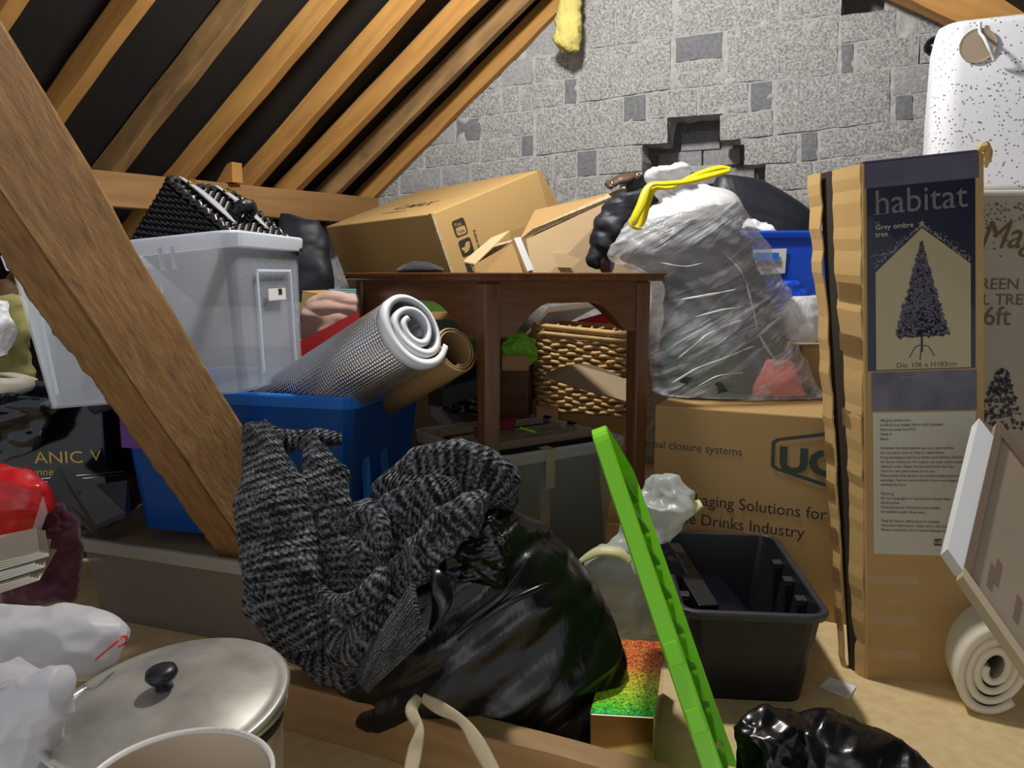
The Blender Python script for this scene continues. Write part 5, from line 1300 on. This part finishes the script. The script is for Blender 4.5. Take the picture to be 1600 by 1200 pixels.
tag(bpy.data.objects['olive_blanket'], 'folded olive green blanket behind the frosted box at left', 'blanket')
hb = lump([(-30, 612, 50, 612), (-30, 602, 58, 604), (-30, 592, 56, 594), (-20, 584, 40, 586)], 1.80, 'cream', None, 'cream_hat', .7, .006, 10)
tag(hb, 'cream felt hat brim below the olive blanket', 'hat')
wc = lump([(-40, 560, 12, 556), (-40, 530, 20, 528), (-40, 495, 18, 495), (-40, 472, 8, 472)], 1.85, 'fleece', None, 'white_cushion', .8, .01, 18)
tag(wc, 'white fluffy cushion at the far left edge', 'cushion')
lump([(-40, 470, 60, 462), (-40, 450, 30, 448), (-40, 440, 10, 440)], 2.05, 'brown_leather', None, 'brown_bag', .6, .015, 9)
tag(bpy.data.objects['brown_bag'], 'dark brown bag behind the olive blanket', 'bag')
simple('storage_chest', 'black chest far left beneath the folded olive blanket', -1.75, -1.02, 2.17, 2.58, 0, .50, 'black_plastic', 4, cat='chest')
# angled black plastic bracket
br = thing('plastic_bracket', 'black angled plastic bracket lying beside the blue box', 'bracket', at(130, 790, 1.68))
quadplate(M(), [at(92, 730, 1.70), at(150, 756, 1.66), at(196, 800, 1.62), at(150, 820, 1.64)], .012, (0, .3, -1)).build('plate', 'grey_black', br, bevel=.002)
quadplate(M(), [at(70, 756, 1.71), at(92, 730, 1.70), at(150, 820, 1.64), at(146, 836, 1.66)], .012, (.5, .3, -1)).build('plate', 'black_plastic', br, bevel=.002)
quadplate(M(), [at(150, 756, 1.66), at(200, 750, 1.68), at(203, 800, 1.66), at(196, 800, 1.62)], .012, (0, .3, -1)).build('plate', 'black_plastic', br, bevel=.002)
for a, b in ((122, 770), (150, 774)):
    M(Tr(at(a, b, 1.668))@Rx(60)).lathe([(0, .001), (.0035, .001), (.0035, -.001)], 10).build('screw_hole', 'sleeve_black', br)
# red bag, maroon cloth, papers
rbg = thing('gift_bag', 'shiny red plastic bag at the left edge above the maroon cloth', 'bag', at(20, 860, 1.40))
bag_mesh([(-60, 872, 30, 860), (-60, 845, 50, 842), (-60, 810, 64, 806), (-60, 775, 72, 770), (-60, 745, 66, 752), (-60, 732, 20, 738)], 1.44, .35, 50, 50, 2.2).build('bag_film', 'red_bag', rbg, smooth=True, disp=lambda p, n: crumple(p, 13, .030)+.006*NZ.noise(p*20))
quadplate(M(), [at(68, 775, 1.39), at(75, 800, 1.39), at(60, 840, 1.38), at(44, 852, 1.37)], .003, (0, -1, 0)).build('clear_edge', 'frost', rbg)
mc = lump([(10, 950, 118, 930), (10, 925, 124, 905), (20, 880, 122, 870), (40, 830, 118, 830), (60, 800, 108, 805), (72, 790, 96, 795)], 1.52, 'maroon_cloth', None, 'maroon_jumper', .6, .024, 13, n=60, k=60)
tag(mc, 'crumpled maroon woollen jumper below the black bracket', 'jumper')
for i, (dy, m_, lab) in enumerate(((0, 'cream', 'thick cream booklet, lowest of the papers at the left edge'), (-18, 'cream_top', 'curled cream booklet in the middle of the left edge papers'), (-34, 'cream', 'topmost cream booklet by the red bag'))):
    T = Tr(at(-6, 915+dy*1.1, 1.26-.0*i))@Rz(20+6*i)@Ry(-14+i*3)
    o = thing('booklet', lab, 'booklet', T.translation, 'booklets at the left edge')
    for k in range(4): M(T@Ry(1.2*k)).box(-.10, .075-.004*k, -.05, .10, .004*k, .004*k+.0025).build('page', m_, o)
# white carrier bag with red handles
cr_ = thing('carrier_bag', 'grey white carrier bag with red tie beside the saucepan', 'bag', at(60, 1130, 1.0))
bag_mesh([(-60, 1260, 84, 1260), (-60, 1200, 90, 1195), (-60, 1150, 100, 1130), (-60, 1100, 112, 1072), (-60, 1070, 96, 1054), (-60, 1056, 60, 1050)], .92, .5, 110, 100, 2.1).build('bag_film', 'carrier', cr_, smooth=True, disp=lambda p, n: crumple(p, 11, .040)+.012*NZ.noise(p*7))
M().tube([at(-70, 1005, 1.12), at(0, 1002, 1.12), at(70, 1003, 1.12), at(140, 1005, 1.12), at(186, 1010, 1.13)], [.055, .055, .052, .045, .022], 70, .8, res=26).build('bag_neck', 'carrier', cr_, smooth=True, disp=lambda p, n: crumple(V((p.x*.6, p.y, p.z)), 14, .026)+.006*NZ.noise(p*20))
M().tube([at(150, 1030, 1.07), at(168, 1015, 1.06), at(180, 1005, 1.06), at(194, 994, 1.08), at(198, 1003, 1.10), at(186, 1010, 1.08)], .0022, 8, .6, res=5).build('tie', 'red', cr_, smooth=True)
# ================================================================ SAUCEPAN AND WHITE BUCKET
pc_ = at(262, 1088, 1.0)
TP = Tr(pc_.x, pc_.y, 0)@Ry(0)
ph = pc_.z-.012
sp_ = thing('cooking_pot', 'wide aluminium pot with dull domed lid and black knob', 'pot', TP.translation)
R_ = .150
M(TP).lathe([(0, 0), (R_-.03, 0), (R_-.012, .012), (R_-.006, ph*.5), (R_-.004, ph-.03), (R_-.004, ph-.012), (R_+.004, ph-.008), (R_+.004, ph-.002), (R_-.006, ph-.004), (R_-.008, ph*.5), (0, .02)], 64).build('body', 'alu_bright', sp_, smooth=True)
M(TP).lathe([(R_-.0035, ph-.030), (R_-.002, ph-.029), (R_-.002, ph-.014), (R_-.0035, ph-.013)], 64).build('dark_band', 'black_plastic', sp_, smooth=True)
TPl = TP@Tr(0, 0, ph)@Rx(6)@Ry(-5)
M(TPl).lathe([(R_-.002, -.006), (R_+.007, -.004), (R_+.009, .001), (R_+.004, .005), (R_-.004, .003), (R_-.012, .006), (R_*.75, .014), (R_*.5, .021), (R_*.25, .025), (0, .026)], 72).build('lid', 'aluminium', sp_, smooth=True)
M(TPl@Tr(0, 0, .025)).lathe([(.012, 0), (.010, .008), (.017, .014), (.021, .021), (.019, .028), (.010, .031), (0, .0315)], 28).build('knob', 'black_plastic', sp_, smooth=True)
bc = at(278, 1222, .74)
TBk = Tr(bc.x, bc.y, 0)
bk_ = thing('bucket', 'white round plastic bucket in the bottom left foreground', 'bucket', TBk.translation)
r_ = .092; hb_ = bc.z
M(TBk).lathe([(0, 0), (r_*.8, 0), (r_*.97, hb_-.02), (r_*.99, hb_-.004), (r_*1.02, hb_-.003), (r_*1.02, hb_+.003), (r_*.985, hb_+.004), (r_*.96, hb_-.002)], 64).build('body', 'bucket', bk_, smooth=True)
M(TBk).lathe([(r_*.955, hb_-.001), (r_*.94, hb_-.03), (r_*.80, .02), (0, .02)], 64).build('inside', 'bucket_in', bk_, smooth=True)

# dark glass dome lodged in the wall recess behind the bin
dp = wall(1462, 76, .02)
dm_ = M(Tr(dp)); dm_.lathe([(.0, -.035), (.025, -.03), (.042, -.012), (.045, .005), (.038, .025), (.02, .04), (0, .045)], 28)
tag(dm_.build('glass_dome', 'glossy_black', smooth=True), 'shiny black dome in the wall recess beside the speckled bin', 'ornament')
